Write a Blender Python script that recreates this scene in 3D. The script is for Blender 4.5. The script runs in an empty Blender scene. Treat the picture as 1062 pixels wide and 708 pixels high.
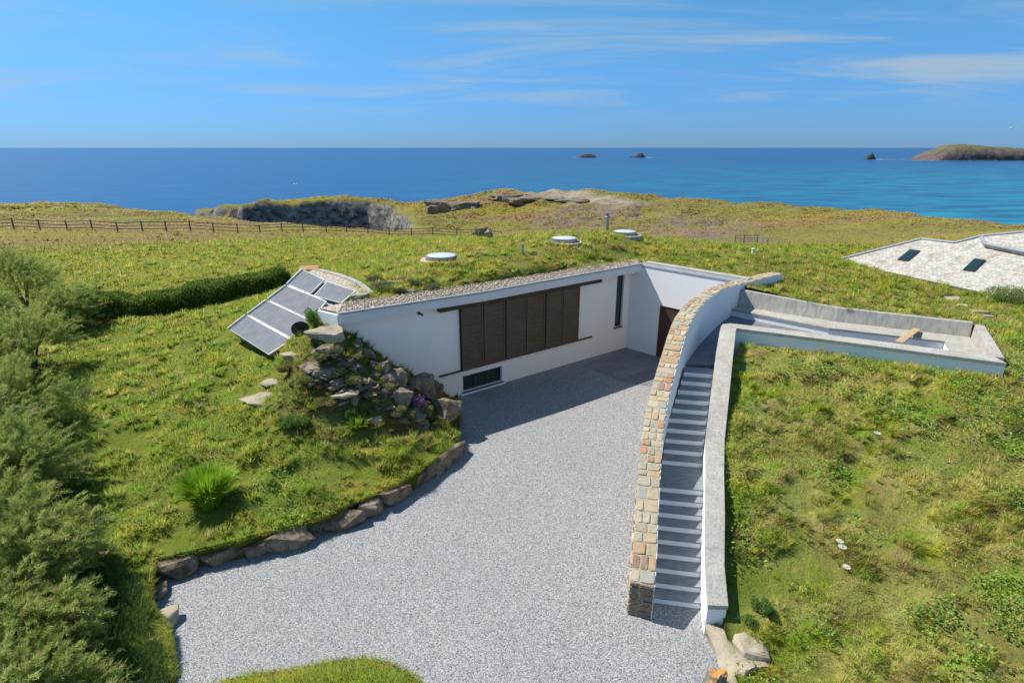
import bpy, bmesh, math, random
import numpy as np
from mathutils import Vector, Matrix
from mathutils.geometry import delaunay_2d_cdt
random.seed(7); RNG = np.random.default_rng(7)
S = bpy.context.scene; COL = S.collection
R = math.radians
# ------------------------------------------------------------------ camera, light, exposure
CAMH = 9.5; PITCH = R(18.8); FPX = 590.0
cam = bpy.data.objects.new("camera", bpy.data.cameras.new("camera")); COL.objects.link(cam)
cam.location = (0, 0, CAMH); cam.rotation_euler = (R(90) - PITCH, 0, 0)
cam.data.sensor_width = 36; cam.data.lens = 36 * FPX / 1062; cam.data.clip_start = .1; cam.data.clip_end = 90000
S.camera = cam
S.view_settings.view_transform = 'Standard'; S.view_settings.look = 'None'
S.view_settings.exposure = 0.50; S.view_settings.gamma = 1; S.view_settings.use_curve_mapping = False
SUN_H = Vector((.92, -.39, 0)).normalized(); SUN_EL = R(51)
sd = bpy.data.lights.new("sun", 'SUN'); sd.energy = 4.6; sd.angle = R(.5); sd.color = (1, .95, .87)
sun = bpy.data.objects.new("sun", sd); COL.objects.link(sun)
sdir = Vector((SUN_H.x * math.cos(SUN_EL), SUN_H.y * math.cos(SUN_EL), -math.sin(SUN_EL)))
sun.rotation_euler = sdir.to_track_quat('-Z', 'Y').to_euler(); sun.location = (-20, 10, 40)
W = bpy.data.worlds.new("World"); S.world = W; W.use_nodes = True
wn = W.node_tree; wn.nodes.clear()
def wnode(t, **k):
    n = wn.nodes.new(t)
    for a, v in k.items(): setattr(n, a, v)
    return n
sky = wnode('ShaderNodeTexSky'); sky.sky_type = 'NISHITA'; sky.sun_disc = False
sky.sun_elevation = SUN_EL; sky.sun_rotation = math.atan2(-SUN_H.x, -SUN_H.y)
sky.air_density = 1.0; sky.dust_density = 0.2; sky.ozone_density = 4.0; sky.altitude = 30
bg = wnode('ShaderNodeBackground'); bg.inputs[1].default_value = .095
out = wnode('ShaderNodeOutputWorld')
geo = wnode('ShaderNodeTexCoord'); sep = wnode('ShaderNodeSeparateXYZ'); wn.links.new(geo.outputs['Generated'], sep.inputs[0])
def wm(op, a, b=None, c=None):
    n = wnode('ShaderNodeMath', operation=op)
    for i, v in enumerate((a, b, c)):
        if v is None: continue
        if hasattr(v, 'links'): wn.links.new(v, n.inputs[i])
        else: n.inputs[i].default_value = v
    return n.outputs[0]
zc = wm('ADD', wm('MAXIMUM', sep.outputs[2], 0.0), .06)
cx, cy = wm('DIVIDE', sep.outputs[0], zc), wm('DIVIDE', sep.outputs[1], zc)
cb = wnode('ShaderNodeCombineXYZ'); wn.links.new(wm('MULTIPLY', cx, .55), cb.inputs[0]); wn.links.new(wm('MULTIPLY', cy, 1.0), cb.inputs[1])
nz = wnode('ShaderNodeTexNoise'); nz.inputs['Scale'].default_value = .62; nz.inputs['Detail'].default_value = 9; nz.inputs['Roughness'].default_value = .62
nz.inputs['Distortion'].default_value = .7; wn.links.new(cb.outputs[0], nz.inputs['Vector'])
n2 = wnode('ShaderNodeTexNoise'); n2.inputs['Scale'].default_value = .19; n2.inputs['Detail'].default_value = 2; wn.links.new(cb.outputs[0], n2.inputs['Vector'])
def wmap(v, a, b, c=0, d=1):
    n = wnode('ShaderNodeMapRange'); n.interpolation_type = 'SMOOTHSTEP'; wn.links.new(v, n.inputs[0])
    for i, x in enumerate((a, b, c, d)): n.inputs[i + 1].default_value = x
    return n.outputs[0]
m = wm('MULTIPLY', wmap(nz.outputs[0], .44, .68), wmap(n2.outputs[0], .36, .54))
m = wm('MULTIPLY', m, wmap(sep.outputs[2], .03, .10))
m = wm('MULTIPLY', m, .75)
mx = wnode('ShaderNodeMix', data_type='RGBA'); wn.links.new(m, mx.inputs[0])
gr = wnode('ShaderNodeMix', data_type='RGBA', blend_type='MULTIPLY'); gr.inputs[0].default_value = 1
wn.links.new(sky.outputs[0], gr.inputs[6]); hz = wnode('ShaderNodeMix', data_type='RGBA'); wn.links.new(wmap(sep.outputs[2], -.02, .26), hz.inputs[0]); hz.inputs[6].default_value = (.235, .47, .98, 1); hz.inputs[7].default_value = (.43, .83, .97, 1); wn.links.new(hz.outputs[2], gr.inputs[7])
wn.links.new(gr.outputs[2], mx.inputs[6]); mx.inputs[7].default_value = (3.2, 4.0, 4.6, 1)
wn.links.new(mx.outputs[2], bg.inputs[0]); wn.links.new(bg.outputs[0], out.inputs[0])
S.cycles.max_bounces = 6; S.cycles.diffuse_bounces = 3; S.cycles.transparent_max_bounces = 8
S.cycles.use_denoising = True

# ------------------------------------------------------------------ helpers
def ray(u, v):
    x = (u - 531) / FPX; y = (354 - v) / FPX
    return np.array((x, math.cos(PITCH) + y * math.sin(PITCH), -math.sin(PITCH) + y * math.cos(PITCH)))
def at(u, v, z):                       # survey: where the sight line meets the level z
    d = ray(u, v); t = (z - CAMH) / d[2]; return np.array((d[0] * t, d[1] * t, z))
def on_plane(u, v, p, n):              # survey: where the sight line meets a plane
    d = ray(u, v); o = np.array((0, 0, CAMH)); t = np.dot(np.array(p) - o, n) / np.dot(d, n); return o + d * t
def tag(o, label=None, cat=None, group=None, kind=None):
    if label: o['label'] = label
    if cat: o['category'] = cat
    if group: o['group'] = group
    if kind: o['kind'] = kind
    return o
def empty(name, loc, label, cat, group=None):
    o = bpy.data.objects.new(name, None); COL.objects.link(o); o.location = loc; o.empty_display_size = .2
    return tag(o, label, cat, group)
class MB:
    def __init__(s): s.v = []; s.f = []; s.m = []; s.c = []; s.col = None
    def add(s, vs, fs, mi=0, col=None):
        b = len(s.v); s.v += [tuple(map(float, p)) for p in vs]; s.f += [tuple(b + i for i in f) for f in fs]; s.m += [mi] * len(fs)
        s.c += [col or (1, 1, 1)] * len(vs); return s
    def box(s, lo, hi, **k):
        x0, y0, z0 = lo; x1, y1, z1 = hi
        return s.hexa([(x0, y0, z0), (x1, y0, z0), (x1, y1, z0), (x0, y1, z0), (x0, y0, z1), (x1, y0, z1), (x1, y1, z1), (x0, y1, z1)], **k)
    def hexa(s, p, **k):
        return s.add(p, [(3, 2, 1, 0), (4, 5, 6, 7), (0, 1, 5, 4), (1, 2, 6, 5), (2, 3, 7, 6), (3, 0, 4, 7)], **k)
    def bar(s, a, b, w, h, up=(0, 0, 1), **k):   # box beam from a to b
        a = Vector(a); b = Vector(b); d = (b - a).normalized(); u = Vector(up); x = d.cross(u)
        if x.length < 1e-4: x = d.cross(Vector((0, 1, 0)))
        x.normalize(); u = x.cross(d).normalized(); x *= w / 2; u *= h / 2
        return s.hexa([a - x - u, a + x - u, b + x - u, b - x - u, a - x + u, a + x + u, b + x + u, b - x + u], **k)
    def tube(s, pts, rads, n=8, cap=True, **k):
        pts = [Vector(p) for p in pts]; vs = []; fs = []
        for i, p in enumerate(pts):
            d = (pts[min(i + 1, len(pts) - 1)] - pts[max(i - 1, 0)]).normalized()
            x = d.cross(Vector((0, 0, 1))) if abs(d.z) < .95 else d.cross(Vector((0, 1, 0))); x.normalize(); y = d.cross(x)
            r = rads[i] if hasattr(rads, '__len__') else rads
            for j in range(n):
                a = 2 * math.pi * j / n; vs.append(p + x * math.cos(a) * r + y * math.sin(a) * r)
        for i in range(len(pts) - 1):
            for j in range(n):
                a = i * n + j; b = i * n + (j + 1) % n; fs.append((a, b, b + n, a + n))
        if cap: fs.append(tuple(range(n))[::-1]); fs.append(tuple((len(pts) - 1) * n + j for j in range(n)))
        return s.add(vs, fs, **k)
    def prism(s, poly, z0, z1, **k):
        n = len(poly); z0 = z0 if hasattr(z0, '__len__') else [z0] * n; z1 = z1 if hasattr(z1, '__len__') else [z1] * n
        vs = [(p[0], p[1], z) for p, z in zip(poly, z0)] + [(p[0], p[1], z) for p, z in zip(poly, z1)]
        return s.add(vs, [tuple(range(n))[::-1], tuple(range(n, 2 * n))] + [(i, (i + 1) % n, n + (i + 1) % n, n + i) for i in range(n)], **k)
    def loft(s, rows, closed=True, caps=True, **k):
        n = len(rows[0]); vs = [p for r in rows for p in r]; fs = []
        for i in range(len(rows) - 1):
            for j in range(n if closed else n - 1):
                a = i * n + j; b = i * n + (j + 1) % n; fs.append((a, b, b + n, a + n))
        if caps and closed: fs.append(tuple(range(n))[::-1]); fs.append(tuple((len(rows) - 1) * n + j for j in range(n)))
        return s.add(vs, fs, **k)
    def build(s, name, mat, parent=None, smooth=False, bevel=0, colors=False, fix=True):
        me = bpy.data.meshes.new(name)
        off = Vector((0, 0, 0))
        if parent is not None:
            pr = parent
            while pr is not None: off += Vector(pr.location); pr = pr.parent
        me.from_pydata([tuple(Vector(p) - off) for p in s.v], [], s.f)
        for mm in (mat if isinstance(mat, (list, tuple)) else [mat]): me.materials.append(mm)
        me.polygons.foreach_set('material_index', s.m)
        if smooth: me.polygons.foreach_set('use_smooth', [True] * len(s.f))
        if colors:
            ca = me.color_attributes.new('col', 'FLOAT_COLOR', 'POINT')
            ca.data.foreach_set('color', np.array([(c[0], c[1], c[2], 1) for c in s.c], dtype=np.float32).ravel())
        if fix:
            bm = bmesh.new(); bm.from_mesh(me); bmesh.ops.recalc_face_normals(bm, faces=bm.faces); bm.to_mesh(me); bm.free()
        o = bpy.data.objects.new(name, me); COL.objects.link(o)
        if parent is not None: o.parent = parent
        if bevel:
            b = o.modifiers.new('b', 'BEVEL'); b.width = bevel; b.segments = 2; b.limit_method = 'ANGLE'; b.angle_limit = R(35)
        return o
def face_up(V):                        # triangles stored as consecutive vertex triples: wind them so that they face the sky
    T = V.reshape(-1, 3, 3); n = np.cross(T[:, 1] - T[:, 0], T[:, 2] - T[:, 0])[:, 2] < 0; T[n] = T[n][:, [1, 0, 2]]; return T.reshape(-1, 3)
def raw_mesh(name, V, F, mat, parent=None, col=None, smooth=False):   # fast: V (n,3) array, F (m,3) array
    me = bpy.data.meshes.new(name); n, mf = len(V), len(F); k = F.shape[1]
    if parent is not None:
        off = np.array(parent.location); V = V - off
    me.vertices.add(n); me.vertices.foreach_set('co', np.ascontiguousarray(V, dtype=np.float32).ravel())
    me.loops.add(mf * k); me.loops.foreach_set('vertex_index', np.ascontiguousarray(F, dtype=np.int32).ravel())
    me.polygons.add(mf); me.polygons.foreach_set('loop_start', np.arange(0, mf * k, k, dtype=np.int32))
    me.polygons.foreach_set('loop_total', np.full(mf, k, dtype=np.int32))
    if smooth: me.polygons.foreach_set('use_smooth', np.ones(mf, dtype=bool))
    me.update(calc_edges=True)
    if col is not None:
        ca = me.color_attributes.new('col', 'FLOAT_COLOR', 'POINT')
        c4 = np.ones((n, 4), dtype=np.float32); c4[:, :3] = col; ca.data.foreach_set('color', c4.ravel())
    me.materials.append(mat)
    o = bpy.data.objects.new(name, me); COL.objects.link(o)
    if parent is not None: o.parent = parent
    return o
# numpy value noise
_perm = RNG.random((256, 256)).astype(np.float64)
def vnoise(x, y):
    xi = np.floor(x).astype(int); yi = np.floor(y).astype(int); fx = x - xi; fy = y - yi
    fx = fx * fx * (3 - 2 * fx); fy = fy * fy * (3 - 2 * fy)
    g = lambda a, b: _perm[a & 255, b & 255]
    return (g(xi, yi) * (1 - fx) + g(xi + 1, yi) * fx) * (1 - fy) + (g(xi, yi + 1) * (1 - fx) + g(xi + 1, yi + 1) * fx) * fy
def fbm(x, y, o=4, g=.5):
    x = np.asarray(x, float); y = np.asarray(y, float)
    t = 0; a = 1; s = 0
    for i in range(o):
        t = t + a * vnoise(x * 2 ** i + 17.3 * i, y * 2 ** i - 9.1 * i); s += a; a *= g
    return t / s
def sstep(a, b, x): t = np.clip((x - a) / (b - a), 0, 1); return t * t * (3 - 2 * t)

# ------------------------------------------------------------------ materials
class NT:
    def __init__(s, name):
        s.m = bpy.data.materials.new(name); s.m.use_nodes = True; s.t = s.m.node_tree; s.t.nodes.clear()
        s.out = s.n('ShaderNodeOutputMaterial'); s.p = s.n('ShaderNodeBsdfPrincipled'); s.l(s.p.outputs[0], s.out.inputs[0])
        s.tc = s.n('ShaderNodeTexCoord'); s.g = s.n('ShaderNodeNewGeometry'); s.P = s.g.outputs['Position']
    def n(s, t, **k):
        n = s.t.nodes.new(t)
        for a, v in k.items(): setattr(n, a, v)
        return n
    def l(s, a, b): s.t.links.new(a, b)
    def put(s, v, i):
        if hasattr(v, 'links'): s.l(v, i)
        elif isinstance(v, (tuple, list)): i.default_value = (*v, 1) if len(i.default_value) == 4 and len(v) == 3 else v
        else: i.default_value = v
    def mix(s, f, a, b, mode='MIX'):
        n = s.n('ShaderNodeMix', data_type='RGBA', blend_type=mode); s.put(f, n.inputs[0]); s.put(a, n.inputs[6]); s.put(b, n.inputs[7]); return n.outputs[2]
    def math(s, op, a, b=0.0):
        n = s.n('ShaderNodeMath', operation=op); s.put(a, n.inputs[0]); s.put(b, n.inputs[1]); return n.outputs[0]
    def scale(s, v):
        n = s.n('ShaderNodeVectorMath', operation='MULTIPLY'); s.l(s.P, n.inputs[0]); n.inputs[1].default_value = v; return n.outputs[0]
    def noise(s, sc, det=4, ro=.5, vec=None, col=False, dist=0):
        n = s.n('ShaderNodeTexNoise'); s.l(vec or s.P, n.inputs['Vector']); n.inputs['Scale'].default_value = sc
        n.inputs['Detail'].default_value = det; n.inputs['Roughness'].default_value = ro; n.inputs['Distortion'].default_value = dist
        return n.outputs['Color' if col else 0]
    def voro(s, sc, feat='F1', vec=None, out='Distance'):
        n = s.n('ShaderNodeTexVoronoi', feature=feat); s.l(vec or s.P, n.inputs['Vector']); n.inputs['Scale'].default_value = sc; return n.outputs[out]
    def ramp(s, f, a, b, c=0.0, d=1.0):
        n = s.n('ShaderNodeMapRange'); s.l(f, n.inputs[0])
        for i, x in enumerate((a, b, c, d)): n.inputs[i + 1].default_value = x
        return n.outputs[0]
    def bump(s, h, st=.5, d=.02):
        n = s.n('ShaderNodeBump'); n.inputs['Strength'].default_value = st; n.inputs['Distance'].default_value = d; s.l(h, n.inputs['Height']); s.l(n.outputs[0], s.p.inputs['Normal']); return n
    def col(s, c, rough=.8, spec=.3, metal=0.0):
        s.put(c, s.p.inputs['Base Color']); s.put(rough, s.p.inputs['Roughness']); s.p.inputs['Specular IOR Level'].default_value = spec; s.p.inputs['Metallic'].default_value = metal; return s.m
    def attr(s): n = s.n('ShaderNodeAttribute'); n.attribute_name = 'col'; return n.outputs['Color']
def simple(name, c, rough=.6, spec=.4, metal=0.0, var=.12, sc=3.0, bump=0.0, bsc=60):
    t = NT(name); f = t.noise(sc, 5, .6)
    k = t.ramp(f, .3, .7, 1 - var, 1 + var); n = t.n('ShaderNodeVectorMath', operation='SCALE'); n.inputs[0].default_value = c; t.l(k, n.inputs['Scale'])
    t.col(n.outputs[0], rough, spec, metal)
    if bump: t.bump(t.noise(bsc, 4, .6), bump, .01)
    return t.m
M = {}
t = NT('white_render'); f = t.noise(.9, 6, .65); st = t.noise(1, 5, .7, t.scale((3.5, 3.5, .35)))
c = t.mix(t.ramp(st, .52, .75, 0, .22), (.82, .82, .82), (.60, .60, .57)); c = t.mix(t.ramp(f, .35, .7, 0, .18), c, (.72, .72, .72))
t.col(c, .85, .2); t.bump(t.noise(45, 4, .6), .25, .006); M['white'] = t.m
t = NT('gravel'); v = t.voro(48, out='Color'); ds = t.voro(48); sp = t.n('ShaderNodeSeparateColor'); t.l(v, sp.inputs[0])
c = t.mix(t.ramp(sp.outputs[0], 0, 1), (.17, .175, .18), (.50, .50, .495)); c = t.mix(t.ramp(sp.outputs[1], .93, .95), c, (.24, .21, .18))
c = t.mix(t.ramp(ds, .5, .85, 0, .85), c, (.05, .055, .065)); c = t.mix(t.ramp(t.noise(.35, 5, .6), .35, .7, 0, .22), c, (.17, .175, .19))
t.col(c, .8, .25); t.bump(ds, -1.0, .03); M['gravel'] = t.m
t = NT('coping_concrete'); a = t.noise(2.2, 7, .7); b = t.noise(22, 5, .7)
c = t.mix(t.ramp(a, .3, .7), (.33, .31, .27), (.52, .49, .43)); c = t.mix(t.ramp(b, .47, .64, 0, .65), c, (.19, .18, .16)); c = t.mix(t.ramp(t.noise(9, 3), .62, .7, 0, .4), c, (.50, .47, .38))
t.col(c, .9, .2); t.bump(b, .5, .01); M['coping'] = t.m
t = NT('concrete_wall'); st = t.noise(1, 5, .6, t.scale((9, 9, .5))); a = t.noise(1.6, 6, .6)
c = t.mix(t.ramp(st, .3, .7), (.28, .265, .235), (.49, .465, .41)); c = t.mix(t.ramp(a, .5, .75, 0, .5), c, (.50, .48, .43)); t.col(c, .9, .2); t.bump(st, .4, .01); M['board'] = t.m
t = NT('slate_paving'); br = t.n('ShaderNodeTexBrick'); mp = t.n('ShaderNodeMapping'); t.l(t.P, mp.inputs[0]); mp.inputs['Rotation'].default_value = (0, 0, R(-37)); t.l(mp.outputs[0], br.inputs[0])
br.inputs['Scale'].default_value = 1; br.inputs['Mortar Size'].default_value = .008; br.inputs['Brick Width'].default_value = .8; br.inputs['Row Height'].default_value = .5
br.inputs[1].default_value = (.14, .15, .17, 1); br.inputs[2].default_value = (.22, .22, .24, 1); br.inputs[3].default_value = (.30, .29, .28, 1)
c = t.mix(t.ramp(t.noise(3, 6, .7), .4, .7, 0, .5), br.outputs[0], (.16, .15, .15)); t.col(c, .6, .4); t.bump(t.noise(14, 5, .7), .3, .01); M['paving'] = t.m
t = NT('slate_tread'); a = t.noise(1, 6, .7, t.scale((4, 11, 4))); c = t.mix(t.ramp(a, .35, .7), (.15, .17, .185), (.28, .30, .31)); c = t.mix(t.ramp(t.noise(2.3, 3), .6, .72, 0, .5), c, (.26, .20, .15))
t.col(c, .55, .4); t.bump(a, .3, .01); M['tread'] = t.m
M['riser'] = simple('riser_render', (.88, .88, .88), .8, .2, var=.08)
t = NT('dark_timber'); oc = t.scale((1, 1, 1)); a = t.noise(1, 6, .7, t.scale((2.5, 2.5, 55))); b = t.noise(1.3, 4)
c = t.mix(t.ramp(a, .3, .7), (.065, .046, .030), (.15, .112, .075)); c = t.mix(t.ramp(b, .45, .75, 0, .5), c, (.13, .112, .086)); t.col(c, .65, .3); t.bump(a, .4, .006); M['timber'] = t.m
M['timber_dark'] = simple('dark_stained_beam', (.055, .034, .026), .6, .3, var=.3, sc=6)
M['door'] = simple('door_timber', (.085, .045, .03), .5, .4, var=.3, sc=4)
M['metal_dark'] = simple('dark_window_frame', (.025, .028, .03), .4, .5)
t = NT('window_glass'); t.col((.015, .035, .033), .06, .9); M['glass'] = t.m
M['fascia'] = simple('pale_grey_fascia', (.60, .63, .66), .5, .4, var=.05)
M['flash'] = simple('grey_lead_capping', (.27, .29, .32), .5, .5, var=.15, sc=5)
t = NT('roof_pebbles'); v = t.voro(17, out='Color'); ds = t.voro(17); sp = t.n('ShaderNodeSeparateColor'); t.l(v, sp.inputs[0])
c = t.mix(sp.outputs[0], (.38, .33, .25), (.70, .62, .50)); c = t.mix(t.ramp(sp.outputs[2], .7, .75), c, (.36, .27, .20)); c = t.mix(t.ramp(ds, .45, .8, 0, .8), c, (.12, .10, .08)); t.col(c, .85, .2); t.bump(ds, -1, .03); M['pebble'] = t.m
t = NT('wall_stone'); a = t.attr(); c = t.mix(t.ramp(t.noise(14, 6, .7), .35, .7, 0, .65), a, (.44, .38, .29)); c = t.mix(t.ramp(t.noise(5, 4), .55, .7, 0, .45), c, (.20, .20, .18)); c = t.mix(t.ramp(t.noise(33, 3), .6, .72, 0, .3), c, (.50, .45, .34)); t.col(c, .9, .2); t.bump(t.noise(24, 6, .7), .7, .02); M['stone'] = t.m
M['mortar'] = simple('lime_mortar', (.42, .36, .25), .95, .1, var=.2, sc=8, bump=.6, bsc=40)
t = NT('field_rock'); a = t.noise(2.4, 7, .7); la = t.noise(1, 5, .65, t.scale((2, 2, 9)))
c = t.mix(t.ramp(a, .38, .66), (.10, .078, .055), (.36, .295, .215)); c = t.mix(t.ramp(la, .55, .75, 0, .6), c, (.06, .05, .045)); c = t.mix(t.ramp(t.noise(6, 4), .60, .68, 0, .4), c, (.30, .21, .10))
t.col(c, .9, .2); t.bump(t.noise(9, 8, .75), .9, .05); M['rock'] = t.m
t = NT('pale_slab'); a = t.noise(3, 7, .7); c = t.mix(t.ramp(a, .35, .68), (.30, .255, .18), (.50, .435, .32)); c = t.mix(t.ramp(t.noise(12, 5), .58, .68, 0, .5), c, (.20, .19, .16)); t.col(c, .9, .2); t.bump(t.noise(9, 8, .75), .8, .04); M['rock_pale'] = t.m
t = NT('lichened_stone'); a = t.noise(11, 6, .65); nz_ = t.n('ShaderNodeSeparateXYZ'); t.l(t.g.outputs['Normal'], nz_.inputs[0]); k = t.math('MULTIPLY', t.ramp(a, .44, .52), t.ramp(nz_.outputs[2], .45, .75)); b = t.mix(t.ramp(t.noise(5, 6, .7), .4, .65), (.13, .10, .07), (.42, .36, .26)); c = t.mix(k, b, (.72, .27, .02)); t.col(c, .9, .1); t.bump(t.noise(20, 5), .7, .03); M['lichen'] = t.m
t = NT('meadow_ground'); a = t.attr(); b = t.noise(9, 8, .72); c = t.mix(t.ramp(b, .35, .68, 0, .5), a, (.17, .145, .05))
up = t.n('ShaderNodeSeparateXYZ'); t.l(t.g.outputs['Normal'], up.inputs[0]); cd = t.n('ShaderNodeSeparateXYZ'); t.l(t.P, cd.inputs[0])
far = t.ramp(cd.outputs[1], 78, 84); stp = t.ramp(t.math('ADD', up.outputs[2], t.math('MULTIPLY', t.noise(.35, 6, .7), .35)), .93, .80)
rk = t.mix(t.ramp(t.noise(.42, 9, .8, t.scale((1, 1, 1.6))), .40, .60), (.030, .028, .028), (.31, .28, .245))
fc = t.mix(t.ramp(t.noise(.45, 9, .8), .42, .60, 0, .65), a, (.11, .085, .045)); c = t.mix(far, c, fc)
c = t.mix(t.math('MULTIPLY', far, stp), c, rk); t.col(c, .95, .1); t.bump(t.noise(2.6, 9, .75), .8, .25); M['ground'] = t.m
def foliage(name, trans=.35):
    t = NT(name); a = t.attr(); t.col(a, .62, .25); tr = t.n('ShaderNodeBsdfTranslucent'); t.l(a, tr.inputs[0])
    ms = t.n('ShaderNodeMixShader'); ms.inputs[0].default_value = trans; t.l(t.p.outputs[0], ms.inputs[1]); t.l(tr.outputs[0], ms.inputs[2]); t.l(ms.outputs[0], t.out.inputs[0]); return t.m
M['leaf'] = foliage('foliage'); M['grass'] = foliage('grass_blades', .45)
M['bark'] = simple('bark', (.12, .10, .08), .9, .1, var=.3, sc=12)
t = NT('solar_cover'); a = t.noise(3, 6, .6); c = t.mix(t.ramp(a, .35, .7), (.07, .08, .095), (.12, .13, .15)); c = t.mix(t.ramp(t.voro(5), .0, .06, .7, 0), c, (.04, .04, .05)); t.col(c, .5, .3); M['solar'] = t.m
M['alu'] = simple('pale_aluminium', (.68, .67, .64), .45, .5, var=.08)
M['dish'] = simple('dark_dish', (.03, .035, .045), .5, .4)
M['galv'] = simple('galvanised_steel', (.36, .36, .36), .4, .5, metal=.6, var=.1)
M['terracotta'] = simple('terracotta', (.42, .22, .13), .8, .2, var=.2)
t = NT('skylight_glass'); t.col((.50, .56, .56), .45, .4); M['dome'] = t.m
M['fence'] = simple('weathered_timber', (.17, .155, .13), .9, .1, var=.3, sc=5)
M['plank'] = simple('bare_plank', (.48, .34, .18), .8, .2, var=.25, sc=7)
t = NT('sea_water')
w = t.noise(1, 8, .62, t.scale((.02, .07, 1))); big = t.noise(1, 4, .6, t.scale((.0016, .006, 1)))
X = t.n('ShaderNodeSeparateXYZ'); t.l(t.P, X.inputs[0])
d = t.math('DIVIDE', X.outputs[0], t.math('ADD', X.outputs[1], 60.0))
near = t.ramp(X.outputs[1], 1500, 250); tq = t.math('MULTIPLY', t.ramp(d, -.25, .75), near)
c = t.mix(tq, (.008, .075, .20), (.008, .27, .31)); c = t.mix(t.ramp(big, .35, .7, 0, .5), c, (.006, .085, .22)); c = t.mix(t.ramp(w, .42, .60, 0, .85), c, (.004, .045, .13))
t.col(c, .30, .22); bw = t.bump(w, .5, 1.2); M['sea'] = t.m
t = NT('island_ground'); gz = t.n('ShaderNodeSeparateXYZ'); t.l(t.P, gz.inputs[0]); nn = t.noise(.02, 8, .7)
c = t.mix(t.ramp(t.math('ADD', gz.outputs[2], t.math('MULTIPLY', nn, 26.0)), 6, 22), (.13, .105, .095), (.17, .16, .075)); c = t.mix(t.ramp(t.noise(.035, 6, .8), .48, .62, 0, .8), c, (.24, .19, .16)); t.col(c, .95, .1); t.bump(t.noise(.03, 8, .75), 1, 14); M['island'] = t.m
t = NT('stone_slates'); br = t.n('ShaderNodeTexBrick'); mp = t.n('ShaderNodeMapping'); t.l(t.P, mp.inputs[0]); mp.inputs['Rotation'].default_value = (0, 0, R(70.5)); t.l(mp.outputs[0], br.inputs[0])
br.inputs['Scale'].default_value = 1; br.inputs['Mortar Size'].default_value = .012; br.inputs['Brick Width'].default_value = .22; br.inputs['Row Height'].default_value = .13; br.offset = .43; br.squash = 1.4; br.squash_frequency = 3
br.inputs[1].default_value = (.36, .34, .30, 1); br.inputs[2].default_value = (.56, .525, .46, 1); br.inputs[3].default_value = (.24, .22, .20, 1)
c = t.mix(t.ramp(t.noise(1.3, 7, .75), .52, .62, 0, .8), br.outputs[0], (.24, .20, .15)); t.col(c, .85, .2); t.bump(br.outputs['Fac'], -.6, .03); M['slates'] = t.m

# ------------------------------------------------------------------ key plan lines (metres)
MW0 = np.array((-5.7, 18.44)); ME = np.array((.8, .6)); MN = np.array((.6, -.8))     # main wall: start, direction, outward normal
CORN = np.array((5.72, 27.01)); RETE = np.array((9.3, 23.17)); RD = (RETE - CORN) / np.linalg.norm(RETE - CORN); RN = np.array((RD[1], -RD[0]))
FAS = [(-5.72, 18.02, 4.30), (-1.1, 21.2, 4.25), (2.6, 23.98, 4.27), (6.15, 26.55, 4.30)]

SW = [(2.98, 9.58, .86), (3.09, 9.96, 1.08), (3.35, 11.1, 1.84), (3.66, 12.27, 2.45), (3.97, 13.35, 2.82), (4.36, 14.35, 3.32), (4.86, 15.4, 3.88), (5.18, 16.1, 4.28), (5.52, 16.75, 4.54), (6.2, 18.0, 4.62), (7.2, 19.66, 4.60), (8.2, 21.16, 4.46), (9.3, 22.5, 4.30), (10.4, 23.4, 4.30), (11.75, 24.3, 4.32)]
CL = [(3.95, 9.15, .77), (4.12, 9.96, 1.10), (4.43, 11.1, 1.62), (4.77, 12.25, 2.0), (5.08, 13.33, 2.3), (5.46, 14.33, 2.8), (6.18, 16.2, 3.6), (6.75, 17.6, 3.88), (6.92, 18.0, 3.9), (7.06, 18.25, 3.9), (7.35, 18.36, 3.9), (10.1, 17.1, 3.9), (13.68, 15.2, 3.9)]
CR = [(4.36, 9.13), (4.52, 9.92), (4.85, 11.0), (5.19, 12.15), (5.55, 13.22), (5.93, 14.2), (6.62, 15.98), (7.15, 17.3), (7.33, 17.72), (7.36, 17.78), (7.42, 17.77), (9.9, 16.55), (13.6, 14.6)]
BK = [(8.95, 22.28, 4.10), (11.9, 20.06, 3.92), (15.5, 18.25, 3.9)]                  # terrace back wall, inner top edge
KERB = [at(*p, 0)[:2] for p in ((477, 437), (478, 452), (480, 465), (470, 480), (441, 505), (405, 525), (350, 550), (318, 562), (250, 583), (165, 600), (170, 612), (166, 632), (186, 655), (190, 700))]

# ------------------------------------------------------------------ terrain height functions
def rbf_fit(P):
    P = np.array(P, float); n = len(P); xy = P[:, :2]; r = np.linalg.norm(xy[:, None] - xy[None], axis=2)
    A = np.zeros((n + 3, n + 3)); A[:n, :n] = r + np.eye(n) * -.02; A[:n, n] = 1; A[:n, n + 1:] = xy / 50; A[n:, :n] = A[:n, n:].T
    w = np.linalg.solve(A, np.concatenate([P[:, 2], np.zeros(3)])); return xy, w
def rbf(f, x, y):
    xy, w = f; o = np.empty(len(x))
    for i in range(0, len(x), 8000):
        q = np.stack([x[i:i + 8000], y[i:i + 8000]], 1); r = np.linalg.norm(q[:, None] - xy[None], axis=2); n = len(xy)
        o[i:i + 8000] = r @ w[:n] + w[n] + q @ w[n + 1:] / 50
    return o
px = lambda L: [tuple(at(*p)) for p in L]
shared = px([(130, 350, 1.4), (200, 322, 1.9), (290, 303, 2.4), (100, 300, 1.9), (0, 300, 1.8), (-150, 300, 1.7), (200, 290, 2.3), (290, 275, 2.7)]) + \
    [(-9.5, 25.2, 3.7), (-11.6, 21.6, 1.9), (-8.8, 18.5, 2.0), (-8.7, 21.4, 2.7), (-6.4, 20.8, 3.85), (-6.5, 19.0, 4.1), (-7.0, 18.2, 3.3), (-10.2, 20.0, 1.9), (-7.4, 23.4, 3.95), (-13, 23.5, 1.9)]
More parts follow.
